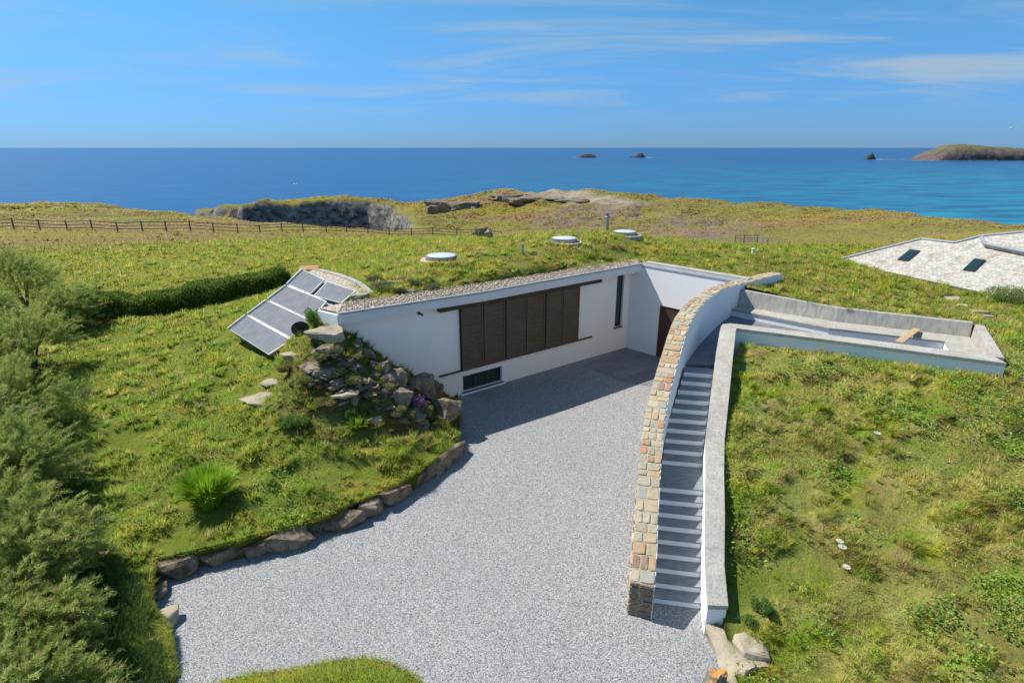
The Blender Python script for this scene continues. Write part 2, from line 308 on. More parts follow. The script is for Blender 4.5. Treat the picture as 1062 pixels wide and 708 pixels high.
Fp = px([(165, 576, .45), (250, 562, .5), (310, 538, .5), (350, 525, .5), (405, 503, .5), (440, 487, .5), (470, 460, .4), (478, 435, .15), (340, 356, 3.6), (300, 385, 2.45), (330, 420, 1.95),
         (380, 440, 1.35), (420, 440, 1.1), (445, 420, 1.1), (400, 395, 2.2), (300, 470, 1.15), (240, 430, 1.3), (200, 480, 1.0), (260, 520, .75), (180, 540, .65), (130, 480, .8), (150, 420, 1.0), (180, 380, 1.3),
         (230, 370, 1.75), (100, 560, .5), (60, 640, .3), (150, 640, .3), (190, 700, .05), (-50, 500, .8), (0, 400, 1.2), (-150, 620, .4), (100, 760, .05)]) + \
    [(-2.4, 20.9, .0), (-3.5, 20.0, 1.05), (-4.6, 19.2, 2.2), (-5.5, 18.3, 3.45), (-6.0, 17.8, 3.75)]
Bp = px([(458, 268, 4.75), (585, 251, 5.15), (648, 243, 5.15), (520, 262, 4.95), (400, 270, 4.3), (520, 250, 4.6), (458, 252, 3.6), (300, 262, 2.7), (400, 256, 3.2), (680, 256, 4.5), (740, 262, 4.25),
         (820, 268, 4.1), (870, 270, 3.5), (800, 300, 4.1), (900, 310, 3.7), (960, 300, 3.1), (1000, 316, 3.0), (1062, 322, 2.8), (1200, 330, 2.7), (900, 255, 1.8), (1062, 240, 1.2)]) + [(20.2, 35.5, 2.45), (22.3, 29.3, 2.45), (23.8, 27.2, 2.5), (25, 32, 1.8), (27, 36, 1.4), (28, 30, 2.0), (27, 26, 2.5)] + \
    px([(15, 238.3, 1.5), (170, 239, .9), (339, 243.7, -.4), (521, 247, -1.8), (100, 262, 1.9), (0, 270, 2.0), (250, 262, 2.0), (-300, 245, 1.4)]) + \
    px([(60, 213, -1.0), (170, 221, -1.5), (300, 234, -2.5), (415, 241, -3.2), (-200, 213, 0), (60, 226, .2)]) + \
    px([(300, 207, -4), (380, 206, -4.5), (200, 216.5, -7.5), (225, 212, -5.5), (420, 215, -6), (460, 226, -6.5), (470, 238, -7), (480, 207, -4), (520, 199, -1.8), (600, 197, -1.2), (560, 215, -4.5), (560, 235, -6.5), (650, 212, -2.4),
         (650, 230, -5), (700, 204, -2), (720, 238, -4.5), (790, 253, -2.2), (760, 245, -3.0), (850, 214, -2), (820, 230, -2.6), (817, 262, -1.6), (900, 235, -1.4), (960, 224, -2), (1062, 234, -1.6), (1300, 262, -1), (950, 245, -.6)]) + \
    [(6.1, 27.9, 4.28), (6.6, 27.5, 4.24), (7.3, 26.9, 4.22), (4.4, 26.5, 4.28), (8.4, 25.9, 4.24), (2.6, 25.3, 4.3), (-1.1, 22.5, 4.28), (-4.5, 20.1, 4.26), (9.3, 23.6, 4.25), (7.8, 25.4, 4.3), (11.6, 24.9, 4.0), (11.2, 22.9, 3.85), (10.3, 22.9, 3.95), (12, 20.4, 3.9), (15.5, 18.6, 3.82), (9.8, 22.6, 4.12)] + \
    [(4.6, 9.2, .5), (5.4, 12, 1.75), (6.1, 14, 2.5), (7, 16.3, 3.2), (7.6, 17.3, 3.35), (10, 16.3, 3.4), (13.5, 14.3, 3.38), (14.3, 15, 3.6), (15, 16.6, 3.75), (4.45, 8.2, .1), (4.5, 6.5, .0), (8.95, 7.5, .7), (7, 6, .25), (14, 8, 1.6), (20, 14, 3.1), (9, 12, 2.0), (12, 5, .7),
     (17, 17, 3.7), (24, 22, 3.2)]
fF = rbf_fit(shared + Fp); fB = rbf_fit(shared + Bp)
COAST = [tuple(at(*p)[:2]) for p in ((-900, 190, -3), (-300, 206, -2), (0, 204.5, -2), (60, 206, -2), (110, 212, -2), (172, 219, -2), (215, 226, -3), (300, 231.5, -3), (360, 234.5, -3.3), (415, 236.5, -3.5), (425, 234, -6), (417, 222, -6),
         (405, 210.5, -5), (380, 207, -4.5), (340, 206, -4.3), (300, 207.5, -4.2), (250, 210, -4.5), (200, 217, -7.5), (199, 215, -7.5), (222, 209, -5.3), (250, 204.5, -4), (300, 201.5, -4), (340, 200.5, -4), (400, 204, -4.5), (440, 206, -4.5), (480, 204.5, -4), (510, 197.5, -2.5), (545, 194.5, -1.2), (600, 195.5, -1.2), (700, 203, -2), (850, 212.5, -2), (960, 222.5, -2), (1062, 232.5, -2), (1400, 268, -1.5))]
COAST = np.array(COAST + [(200, 10), (200, -150), (-400, -150), (-400, 60)])
def inside(poly, x, y):
    poly = np.asarray(poly); c = np.zeros(len(x), bool); n = len(poly); j = n - 1
    for i in range(n):
        xi, yi = poly[i]; xj, yj = poly[j]
        k = (yi > y) != (yj > y)
        if yi != yj: c ^= k & (x < (xj - xi) * (y - yi) / (yj - yi) + xi)
        j = i
    return c
def pdist(poly, x, y, closed=True):
    poly = np.asarray(poly); d = np.full(len(x), 1e9); n = len(poly)
    for i in range(n if closed else n - 1):
        a = poly[i]; b = poly[(i + 1) % n]; e = b - a; t = np.clip(((x - a[0]) * e[0] + (y - a[1]) * e[1]) / (e @ e + 1e-9), 0, 1)
        d = np.minimum(d, np.hypot(x - a[0] - t * e[0], y - a[1] - t * e[1]))
    return d
def hgt(x, y, hum=True):
    x = np.asarray(x, float); y = np.asarray(y, float)
    n = (x - MW0[0]) * MN[0] + (y - MW0[1]) * MN[1]
    w = sstep(-1.0, -.05, n) * (x < 2.5)
    w = np.where(x < -7, sstep(-4, 2, n), w)
    h = rbf(fF, x, y) * w + rbf(fB, x, y) * (1 - w)
    if hum:
        r = np.hypot(x, y); amp = np.interp(r, [6, 18, 27, 45, 90, 200], [.17, .17, .13, .16, .9, 2.2]) * np.where((x < 0) & (y > 26) & (r < 60), .6, 1)
        amp = amp * np.where((r < 45), sstep(0, .9, pdist(HOLE, x, y)) * .85 + .15, 1)
        s = np.interp(r, [6, 45, 90, 200], [1.0, 1.0, .22, .10])
        near = fbm(x * .9, y * .9, 3) - .5; farn = fbm(x * .16, y * .16, 4, .6) - .5; k = sstep(40, 70, r)
        fine = fbm(x * 2.3 + 11, y * 2.3, 2) - .5
        xs_ = x * .82 + y * .3; ys_ = y * 1.15 - x * .3; mnd = np.maximum(0, fbm(xs_ * 1.55 + 4, ys_ * 1.9 - 8, 3, .55) - .40) ** .8 - .12
        h = h + amp * ((near * 1.1 + mnd * 2.6) * (1 - k) + farn * 1.6 * k)
        ins = inside(COAST, x, y); d = pdist(COAST, x, y) * np.where(ins, -1, 1)
        far = r > 55
        cn = (fbm(x * .12, y * .12, 4, .6) - .5) * 9; cl = sstep(-1.5, 5.5, d + cn * .5); rough = (fbm(x * .30 + 50, y * .22, 4, .75) - .5) * 12 * np.sin(np.pi * np.clip(cl, 0, 1))
        lip = -.5 * sstep(-6, 0, d)
        h = np.where(far, (h + lip) * (1 - cl) + (-29) * cl + rough, h)
    return h
# hole in the terrain: drive court, house strip, stairs and terrace
bk_off = [(9.45, 22.65), (11.95, 20.3), (15.65, 18.5), (15.9, 18.2)]
KO = np.array(KERB); _t = np.gradient(KO, axis=0); _t /= np.linalg.norm(_t, axis=1)[:, None]; KO = KO + np.column_stack([_t[:, 1], -_t[:, 0]]) * np.array([.0, .05] + [.16] * 11 + [.1])[:, None]
HOLE = [(-6.35, 18.85), (-5.9, 19.3), (-1.35, 22.15), (2.4, 24.85), (6.15, 27.45), (6.6, 27.1), (9.75, 23.6)] + bk_off + [(13.95, 15.0), (13.6, 14.75), (9.9, 16.7), (7.5, 17.6), (7.2, 17.1), (6.5, 15.95), (5.8, 14.2), (5.42, 13.22), (5.05, 12.15), (4.7, 11.0), (4.42, 9.95), (4.3, 9.2), (4.2, 8.2), (4.05, 6), (3.9, 1), (3.9, -8)] + \
       [(-6.0, -8), (-5.6, 3)] + [tuple(p) for p in KO[::-1]] + [(-2.2, 21.25), (-2.6, 21.0), (-5.65, 18.7), (-5.9, 18.35)]
HOLE = np.array(HOLE)
def build_terrain():
    pts = []
    gx, gy = np.meshgrid(np.arange(-30, 34, .3), np.arange(3, 46, .3)); q = np.stack([gx.ravel(), gy.ravel()], 1)
    az = np.abs(q[:, 0]) / (q[:, 1] + 3); pts.append(q[(az < 1.25) & ((q[:, 1] > 24) | (q[:, 0] > 24))])
    gx, gy = np.meshgrid(np.arange(-24, 24, .16), np.arange(4, 24, .16)); q = np.stack([gx.ravel(), gy.ravel()], 1); az = np.abs(q[:, 0]) / (q[:, 1] + 2); pts.append(q[az < 1.02])
    r = 8.0; ring = []
    while r < 420:
        st = max(.5, r * .0105); a = np.arange(-R(58), R(58), st / r)
        ring.append(np.stack([np.sin(a) * r, np.cos(a) * r], 1)); r += st
    q = np.concatenate(ring); far = (q[:, 1] > 46.2) | (np.abs(q[:, 0]) > 34.2); az = np.abs(q[:, 0]) / (q[:, 1] + 3)
    pts.append(q[far & (q[:, 1] > 3)])
    # finer rows along the seen coast
    gx, gy = np.meshgrid(np.arange(-100, 20, 1.0), np.arange(84, 190, 1.0)); q = np.stack([gx.ravel(), gy.ravel()], 1); d = pdist(COAST, q[:, 0], q[:, 1]); pts.append(q[(d < 9)])
    gx, gy = np.meshgrid(np.arange(-60, 60, 5.), np.arange(-20, 3, 3.)); pts.append(np.stack([gx.ravel(), gy.ravel()], 1))
    P = np.concatenate(pts); P = P + (RNG.random(P.shape) - .5) * np.where(np.hypot(P[:, :1], P[:, 1:]) > 46, .5, .08)
    ok = ~inside(HOLE, P[:, 0], P[:, 1]) & (pdist(HOLE, P[:, 0], P[:, 1]) > .12); P = P[ok]
    H2 = []
    for i in range(len(HOLE)):
        a, b = HOLE[i], HOLE[(i + 1) % len(HOLE)]; n = max(1, int(np.linalg.norm(b - a) / .3)); H2 += [a + (b - a) * k / n for k in range(n)]
    nb = len(H2); allp = [Vector(p) for p in H2] + [Vector(p) for p in P]
    vs, es, fs, *_ = delaunay_2d_cdt(allp, [(i, (i + 1) % nb) for i in range(nb)], [], 0, 1e-5)
    V = np.array([tuple(v) for v in vs]); F = np.array([tuple(f) for f in fs if len(f) == 3]); C = V[F].mean(1)
    F = F[~inside(HOLE, C[:, 0], C[:, 1])]
    a = V[F[:, 1]] - V[F[:, 0]]; b = V[F[:, 2]] - V[F[:, 0]]; fl = (a[:, 0] * b[:, 1] - a[:, 1] * b[:, 0]) < 0; F[fl] = F[fl][:, ::-1]
    z = hgt(V[:, 0], V[:, 1]); V3 = np.column_stack([V, z])
    # skirt down along the hole
    loop = list(range(nb)); base = len(V3); sk = V3[:nb].copy(); sk[:, 2] -= .8; sf = []
    for i in range(nb):
        j = (i + 1) % nb; sf += [(i, j, base + j), (i, base + j, base + i)]
    return V3, F, np.vstack([V3, sk]), np.vstack([F, np.array(sf)])
TV, TF, TVs, TFs = build_terrain()
# meadow colours: the plants' own colours by place, darker in the dips between mounds
PAL = dict(br=(.27, .41, .035), mid=(.22, .32, .03), yel=(.52, .48, .055), str=(.64, .53, .22), brn=(.38, .27, .11), olv=(.33, .295, .08))
PAL = {k: np.array(v) for k, v in PAL.items()}
def meadow(x, y, z=None, rnd=None):
    n = len(x); rnd = np.zeros(n) if rnd is None else rnd
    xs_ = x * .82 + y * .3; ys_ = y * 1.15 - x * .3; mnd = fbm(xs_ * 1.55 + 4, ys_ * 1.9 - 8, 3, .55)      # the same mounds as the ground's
    a = fbm(xs_ * .9, ys_ * 1.3, 4, .65); b = fbm(xs_ * 1.9 + 40, ys_ * 2.4, 3, .6); r = np.hypot(x, y)
    right = sstep(3, 7, x) * sstep(24, 17, y); roof = sstep(16, 22, y) * sstep(44, 30, r) * (x > -7)
    c0 = PAL['mid'] + (PAL['yel'] - PAL['mid']) * sstep(.36, .62, a)[:, None]
    c0 = c0 + (PAL['br'] - c0) * (sstep(.50, .62, b) * .85)[:, None]
    dry = .10 + .16 * right + .10 * roof
    k = (sstep(.60 - dry, .78 - dry, fbm(xs_ * 1.1 + 9, ys_ * 1.6 + 70, 4, .65)) * (.25 + .40 * right + .2 * roof))[:, None]; c0 = c0 + (PAL['str'] * .85 - c0) * k
    k = (sstep(.54, .68, fbm(xs_ * 1.6 - 33, ys_ * 2.1, 3)) * (.35 + .35 * right + .1 * roof))[:, None]; c0 = c0 + (PAL['brn'] - c0) * k
    k = sstep(.52, .38, mnd)[:, None] * .35; c0 = c0 + (PAL['mid'] * .8 - c0) * k  # darker green where the mound noise is low
    c0 = c0 * (1 + right[:, None] * np.array((.18, .26, .12)))
    left = (sstep(-4, -8, x) * sstep(36, 26, y))[:, None]; c0 = c0 + (PAL['br'] * .85 - c0) * left * .45
    fld = (sstep(24, 30, y) * sstep(2, -12, x) * sstep(62, 52, r))[:, None]; c0 = c0 + (PAL['yel'] * np.array((.70, .82, .85)) - c0) * fld * .8
    mid = (sstep(52, 66, r))[:, None]; cf = PAL['olv'] + (PAL['brn'] * 1.05 - PAL['olv']) * sstep(.42, .62, fbm(x * .05, y * .05, 4, .6))[:, None]
    cf = cf + (PAL['yel'] * .8 - cf) * sstep(.52, .68, fbm(x * .035 + 5, y * .09, 4, .6))[:, None] * .6
    c0 = c0 + (cf - c0) * mid
    # sandy, stony scar on the far headland top
    s1 = at(560, 197, -1.5); s2 = at(650, 210, -2.5); sd_ = pdist([(s1[0], s1[1]), (s2[0], s2[1])], x, y, False); k = (sstep(8, 2, sd_ + 8 * (fbm(x * .2, y * .2) - .5)))[:, None]; c0 = c0 + (np.array((.58, .50, .38)) - c0) * k * .9
    for (u, v, zz, rr) in ((610, 226, -5, 15), (575, 232, -6, 9), (715, 237, -4.5, 15), (740, 246, -3.6, 10), (770, 254, -2.4, 7), (655, 214, -2.6, 8)):
        q = at(u, v, zz); dd = np.hypot(x - q[0], (y - q[1]) * .7); k = (sstep(rr, rr * .3, dd) * sstep(.40, .54, fbm(x * .6, y * .6, 4, .65)))[:, None]; c0 = c0 + (np.array((.34, .25, .20)) - c0) * k * .9
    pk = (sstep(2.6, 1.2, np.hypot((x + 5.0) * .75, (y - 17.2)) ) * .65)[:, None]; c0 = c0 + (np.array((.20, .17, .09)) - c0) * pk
    v = (rnd * .5 + .75)[:, None]; c0 = c0 * v
    s = (rnd > .86)[:, None] * .5; c0 = c0 + (PAL['str'] - c0) * s * (r < 60)[:, None]
    return c0
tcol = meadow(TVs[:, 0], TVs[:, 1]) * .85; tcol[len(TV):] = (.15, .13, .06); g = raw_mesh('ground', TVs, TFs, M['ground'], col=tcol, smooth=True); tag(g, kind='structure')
# gravel drive with lower sheet of the whole court
mb = MB(); mb.add([(-14, -8, -.004), (4.6, -8, -.004), (4.6, 12, -.004), (9.6, 23, -.004), (6.4, 27.9, -.004), (-6, 19.4, -.004), (-14, 14, -.004)], [(0, 1, 2, 3, 4, 5, 6)])
o = mb.build('gravel_drive', M['gravel'], fix=False); tag(o, kind='structure')
if o.data.polygons[0].normal.z < 0: o.data.flip_normals()
# ------------------------------------------------------------------ sea, islands
mb = MB(); L = 60000; ys = [-200, 60, 400, 1500, 6000, 20000, L]
for a, b in zip(ys, ys[1:]): mb.add([(-L, a, -25), (L, a, -25), (L, b, -25), (-L, b, -25)], [(0, 1, 2, 3)])
o = mb.build('sea', M['sea'], fix=False); tag(o, kind='structure')
def island(name, prof, depth, sub, seed):     # prof: (x, top z) along it at distance y0
    xs = np.linspace(prof[0][0], prof[-1][0], sub); y0 = prof[0][2]; w = max(20, sub // 4)
    top = np.interp(xs, [p[0] for p in prof], [p[1] for p in prof]); V = []
    for j in range(w + 1):
        f = j / w; s = math.sin(math.pi * min(1, f * 1.0)) ** .42 if f > 0 else 0
        yy = y0 + (f - .35) * depth; nz_ = fbm(xs / 40 + seed, np.full(sub, yy / 40), 5, .6) - .5
        h = -27 + (top + 27) * s * (1 + .25 * nz_); V.append(np.column_stack([xs + nz_ * 8, np.full(sub, yy) + nz_ * depth * .05, h]))
    V = np.concatenate(V); F = [(j * sub + i, j * sub + i + 1, (j + 1) * sub + i + 1, (j + 1) * sub + i) for j in range(w) for i in range(sub - 1)]
    return raw_mesh(name, V, np.array(F), M['island'], smooth=True)
def dist_z(v, z): d = ray(531, v); return (z - CAMH) / d[2] * d[1]
D = 1750.
def zt(v, D_): d = ray(531, v); return CAMH + d[2] / d[1] * D_
def xt(u, v, D_): d = ray(u, v); return d[0] / d[1] * D_
o = island('headland', [(xt(u, v, D), zt(v, D), D) for u, v in ((957, 166), (963, 162), (972, 156), (985, 151.5), (1000, 149.5), (1015, 150), (1035, 152.5), (1062, 154.5), (1120, 157), (1180, 164), (1200, 168))], 130, 140, 3)
tag(o, kind='structure')
M['sea_rock'] = simple('wet_dark_rock', (.055, .05, .05), .8, .2, var=.4, sc=.1)
def sea_rock(u0, u1, prof, D_, label, seed):
    n = 46; u = np.linspace(u0, u1, n); t_ = np.linspace(0, 1, n); z = np.interp(t_, [p[0] for p in prof], [p[1] for p in prof]); x = np.array([xt(a, 158, D_) for a in u]); V = []
    wd = (x[-1] - x[0]) * .5; w = 14
    for j in range(w + 1):
        f = j / w; s = math.sin(math.pi * f) ** .6 if 0 < f < 1 else 0; nn = fbm(x / 9 + seed, np.full(n, f * 5 + seed), 4, .65) - .5
        V.append(np.column_stack([x, D_ + (f - .5) * wd + nn * wd * .2, -27 + (z + 2) * s * (1 + .7 * nn)]))
    V = np.concatenate(V); F = np.array([(j * n + i, j * n + i + 1, (j + 1) * n + i + 1, (j + 1) * n + i) for j in range(w) for i in range(n - 1)])
    return tag(raw_mesh('sea_stack', V, F, M['sea_rock']), label, 'rock', 'rocks standing out of the sea')
sea_rock(598, 620, [(0, 0), (.2, 8), (.5, 12), (.8, 9), (1, 0)], 2200, 'long low dark rock in the sea, farthest left of the offshore rocks', 1)
sea_rock(652, 670, [(0, 0), (.12, 5), (.3, 3), (.5, 10), (.75, 16), (1, 0)], 2200, 'jagged dark rock in the sea right of the long low one', 5)
sea_rock(897, 910, [(0, 0), (.3, 9), (.62, 20), (.8, 8), (1, 0)], 1850, 'small pointed dark sea rock just left of the headland', 9)
# surf lines at the headland and rocks
M['foam'] = simple('surf', (.75, .8, .82), .9, .1)
mb = MB()
for (u0, u1, v, D_) in ((944, 985, 166, 1690), (912, 945, 163.5, 1850), (985, 1062, 166, 1690), (668, 684, 159.5, 2180), (594, 600, 159.5, 2180), (905, 916, 163, 1840)):
    n = 26
    for i in range(n):
        u = u0 + (u1 - u0) * random.random(); x = xt(u, v, D_); y = D_ + random.uniform(-25, 25); a = random.uniform(3, 12); b = random.uniform(1.0, 3.5)
        mb.add([(x - a, y, -24.9), (x, y - b, -24.9), (x + a, y, -24.9), (x, y + b, -24.9)], [(0, 1, 2, 3)])
o = mb.build('surf', M['foam'], fix=False); tag(o, kind='stuff')
# ------------------------------------------------------------------ grass blades
def vis(x, y, mx=1.12): return (np.abs(x) < (y + 4.5) * mx) & (y > 3)
def scatter(V, F, dens, rng):
    A, B, C = V[F[:, 0]], V[F[:, 1]], V[F[:, 2]]; ar = .5 * np.linalg.norm(np.cross(B - A, C - A), axis=1); c = (A + B + C) / 3
    ex = ar * dens(c); n = np.floor(ex + rng.random(len(ex))).astype(int); i = np.repeat(np.arange(len(F)), n)
    u = rng.random(len(i)); v = rng.random(len(i)); k = u + v > 1; u[k] = 1 - u[k]; v[k] = 1 - v[k]
    return A[i] + (B[i] - A[i]) * u[:, None] + (C[i] - A[i]) * v[:, None]
def blades(P, L, wd, lean, rng, droop=.0):
    n = len(P); a = rng.random(n) * 2 * np.pi; b = rng.random(n) * 2 * np.pi; l = L * (.5 + .8 * rng.random(n)); ln = lean * rng.random(n) + .15
    tip = P + np.column_stack([np.cos(a) * ln, np.sin(a) * ln, np.sqrt(np.maximum(.05, 1 - ln ** 2))]) * l[:, None]
    w = (wd * (.6 + .8 * rng.random(n)))[:, None]; s = np.column_stack([np.cos(b), np.sin(b), np.zeros(n)]) * w / 2
    V = np.stack([P - s, P + s, tip], 1).reshape(-1, 3); return V, np.arange(3 * n).reshape(-1, 3)
KX = np.array(KERB)
SKYL = [at(458, 266.5, 4.82), at(585, 249.8, 5.12), at(648, 242.2, 5.12)]
def dens(c):
    x, y = c[:, 0], c[:, 1]; r = np.hypot(x, y); d = np.interp(r, [7, 14, 20, 30, 40, 56, 62, 80], [1500, 1250, 780, 360, 170, 70, 14, 0]); d = d * vis(x, y)
    for q_ in SKYL: d = d * sstep(.75, 1.3, np.hypot(x - q_[0], y - q_[1]))
    d = d * (.55 + .9 * sstep(.3, .6, fbm(x * 1.9, y * 1.9 + 5, 2)))
    return d
def up_normals(o, n, k=.55):
    N = RNG.normal(size=(n, 3)) * k; N[:, 2] = np.abs(N[:, 2]) + 1; N /= np.linalg.norm(N, axis=1)[:, None]; o.data.normals_split_custom_set_from_vertices(np.repeat(N, 3, 0))
def grass_on(V, F, name, far=True):
    GP = scatter(V, F, lambda c: dens(c), RNG)
    pan = inside([(-9.4, 24.6), (-6.0, 20.6), (-8.5, 19.0), (-11.2, 21.8)], GP[:, 0], GP[:, 1]); GP = GP[~pan]
    r = np.hypot(GP[:, 0], GP[:, 1]); tall = fbm(GP[:, 0] * .7 + 3, GP[:, 1] * .7, 3)
    L = np.interp(r, [7, 20, 35, 60], [.08, .095, .13, .22]) * (.55 + .9 * sstep(.35, .65, tall)); wd = np.interp(r, [7, 14, 25, 40, 60], [.012, .02, .036, .06, .10])
    V1, _ = blades(GP - np.array((0, 0, .02)), L, wd, 1.0, RNG); c1 = meadow(GP[:, 0], GP[:, 1], None, RNG.random(len(GP)))
    # tufts: blades fanning out of common roots
    T = scatter(V, F, lambda c: dens(c) * .019 * sstep(.30, .62, fbm((c[:, 0] * .82 + c[:, 1] * .3) * 1.55 + 4, (c[:, 1] * 1.15 - c[:, 0] * .3) * 1.9 - 8, 3, .55)), RNG); T = T[~inside([(-9.6, 24.9), (-5.8, 20.8), (-8.5, 18.6), (-11.6, 21.6)], T[:, 0], T[:, 1])]
    k = 46; n = len(T); r = np.hypot(T[:, 0], T[:, 1]); sz = np.interp(r, [7, 30, 60], [.8, 1.15, 1.6]) * (.5 + 1.0 * RNG.random(n) ** 1.5)
    tc = meadow(T[:, 0], T[:, 1], None, np.full(n, .4)); pick = RNG.random(n); nr = (T[:, 0] > 3).astype(float)
    for lo, hi, key, w in ((0, .30, 'br', .7), (.30, .48, 'mid', .8), (.48, .66, 'yel', .7), (.66, .74, 'str', .5), (.74, .80, 'brn', .7)):
        m_ = ((pick >= lo) & (pick < hi) & (r < 58))[:, None] * w; tc = tc + (PAL[key] - tc) * m_
    P = np.repeat(T, k, 0); N_ = len(P); a = RNG.random(N_) * 2 * np.pi; rad = np.sqrt(RNG.random(N_)) * .10 * np.repeat(sz, k); P = P + np.column_stack([np.cos(a) * rad, np.sin(a) * rad, np.full(N_, -.02)])
    l = .19 * np.repeat(sz, k) * (.5 + .7 * RNG.random(N_)); ln = .30 + .75 * RNG.random(N_) ; wind = np.array((.30, -.12, 0))
    d = np.column_stack([np.cos(a) * ln, np.sin(a) * ln, np.ones(N_)]) + wind; d /= np.linalg.norm(d, axis=1)[:, None]; tip = P + d * l[:, None]
    w = np.interp(np.repeat(r, k), [7, 14, 25, 40, 60], [.011, .017, .03, .05, .08]); s_ = np.column_stack([-np.sin(a), np.cos(a), np.zeros(N_)]) * w[:, None] / 2
    V2 = np.stack([P - s_, P + s_, tip], 1).reshape(-1, 3); c2 = np.repeat(tc * (.7 + .6 * RNG.random(n))[:, None], k, 0) * (.75 + .5 * RNG.random(N_))[:, None]
    VV = np.vstack([V1, V2]); VV = face_up(VV); o = raw_mesh(name, VV, np.arange(len(VV)).reshape(-1, 3), M['grass'], col=np.repeat(np.vstack([c1, c2]), 3, 0)); up_normals(o, len(VV) // 3)
    print('blades', len(V1) // 3, len(V2) // 3); return tag(o, kind='stuff')
grass_on(TV, TF, 'grass')
def heath():
    P = scatter(TV, TF, lambda c: np.interp(np.hypot(c[:, 0], c[:, 1]), [55, 68, 100, 170, 200], [0, 1.5, 4.5, 2.4, 0]) * vis(c[:, 0], c[:, 1], 1.0) * (c[:, 2] > -9) * (.25 + 1.4 * sstep(.4, .6, fbm(c[:, 0] * .3, c[:, 1] * .3, 3))) * sstep(2, 5, pdist(COAST, c[:, 0], c[:, 1])) * sstep(3, 8, pdist([tuple(at(555, 197, -1.5)[:2]), tuple(at(650, 210, -2.5)[:2])], c[:, 0], c[:, 1], False)), RNG)
    n = len(P); r_ = np.hypot(P[:, 0], P[:, 1]); k = 5; Q = np.repeat(P, k, 0); N_ = len(Q); a = RNG.random(N_) * 6.283; s = np.repeat(np.interp(r_, [60, 180], [.18, .55]) * (.5 + RNG.random(n)), k)
    Q = Q + np.column_stack([np.cos(a) * s * .4, np.sin(a) * s * .4, -.05 + 0 * a]); tip = Q + np.column_stack([np.cos(a) * s * .5, np.sin(a) * s * .55, s * .42]); sd_ = np.column_stack([-np.sin(a), np.cos(a), 0 * a]) * s[:, None] * .35
    V = np.stack([Q - sd_, Q + sd_, tip], 1).reshape(-1, 3); c = meadow(P[:, 0], P[:, 1], None, np.full(n, .5)) * (.85 + .6 * RNG.random(n))[:, None]; V = face_up(V); o = raw_mesh('heath', V, np.arange(3 * N_).reshape(-1, 3), M['grass'], col=np.repeat(c, 3 * k, 0)); up_normals(o, N_, .5); tag(o, kind='stuff'); print('heath', N_)
heath()
def fringe():                          # turf hanging over the stones of the drive edging
    n = 7000; K = KO[1:]; d = np.r_[0, np.cumsum(np.linalg.norm(np.diff(K, axis=0), axis=1))]; s_ = RNG.random(n) * d[-1]; x = np.interp(s_, d, K[:, 0]); y = np.interp(s_, d, K[:, 1])
    tx = np.interp(s_, d, np.gradient(K[:, 0], d)); ty = np.interp(s_, d, np.gradient(K[:, 1], d)); o_ = np.column_stack([ty, -tx, 0 * tx]) * -1.0; off = RNG.random(n) * .16 * (.3 + fbm(s_ * 1.7, s_ * 0 + 3, 3))
    P = np.column_stack([x, y, hgt(x, y) - .02]) + o_ * (off * .5 - .08)[:, None]; dr = o_ * (.55 + .5 * RNG.random(n))[:, None] + RNG.normal(size=(n, 3)) * .35; dr[:, 2] = .25 + .5 * RNG.random(n) - .45 * off / .16; dr /= np.linalg.norm(dr, axis=1)[:, None]
    l = .07 + .09 * RNG.random(n); side = np.cross(dr, np.array((0, 0, 1.))); side /= np.linalg.norm(side, axis=1)[:, None] + 1e-6; V = np.stack([P - side * .009, P + side * .009, P + dr * l[:, None]], 1).reshape(-1, 3); V = face_up(V)
    c = meadow(P[:, 0], P[:, 1], None, RNG.random(n)); o = raw_mesh('edge_turf', V, np.arange(3 * n).reshape(-1, 3), M['grass'], col=np.repeat(c, 3, 0)); up_normals(o, n); tag(o, kind='stuff')
fringe()
def ground_z(x, y): return float(hgt(np.array([x]), np.array([y]))[0])
# ------------------------------------------------------------------ the house
def P2(o, d, n, s, off, z): return (o[0] + d[0] * s + n[0] * off, o[1] + d[1] * s + n[1] * off, z)
def holed_wall(o, d, n, s0, s1, z0, z1, holes, th, deep=.16):
    """wall of thickness th behind its face, with holes (a,b,c,e) recessed by th"""
    ss = sorted({s0, s1, *[h[0] for h in holes], *[h[1] for h in holes]}); zs = sorted({z0, z1, *[h[2] for h in holes], *[h[3] for h in holes]}); mb = MB()
    inh = lambda a, b: any(h[0] < a < h[1] and h[2] < b < h[3] for h in holes)
    q = lambda s, off, z: P2(o, d, n, s, off, z)
    for a, b in zip(ss, ss[1:]):
        for c, e in zip(zs, zs[1:]):
            if inh((a + b) / 2, (c + e) / 2): continue
            mb.add([q(a, 0, c), q(b, 0, c), q(b, 0, e), q(a, 0, e)], [(0, 1, 2, 3)]); mb.add([q(a, -th, c), q(b, -th, c), q(b, -th, e), q(a, -th, e)], [(3, 2, 1, 0)])
    for a, b, c, e in holes:
        for p in (((a, c), (b, c)), ((b, c), (b, e)), ((b, e), (a, e)), ((a, e), (a, c))):
            mb.add([q(p[0][0], 0, p[0][1]), q(p[1][0], 0, p[1][1]), q(p[1][0], -th, p[1][1]), q(p[0][0], -th, p[0][1])], [(0, 1, 2, 3)])
    for p in (((s0, z0), (s0, z1)), ((s1, z1), (s1, z0)), ((s0, z1), (s1, z1))):
        mb.add([q(p[0][0], 0, p[0][1]), q(p[1][0], 0, p[1][1]), q(p[1][0], -th, p[1][1]), q(p[0][0], -th, p[0][1])], [(0, 1, 2, 3)])
    return mb
wq = lambda s, off, z: P2(MW0, ME, MN, s, off, z)
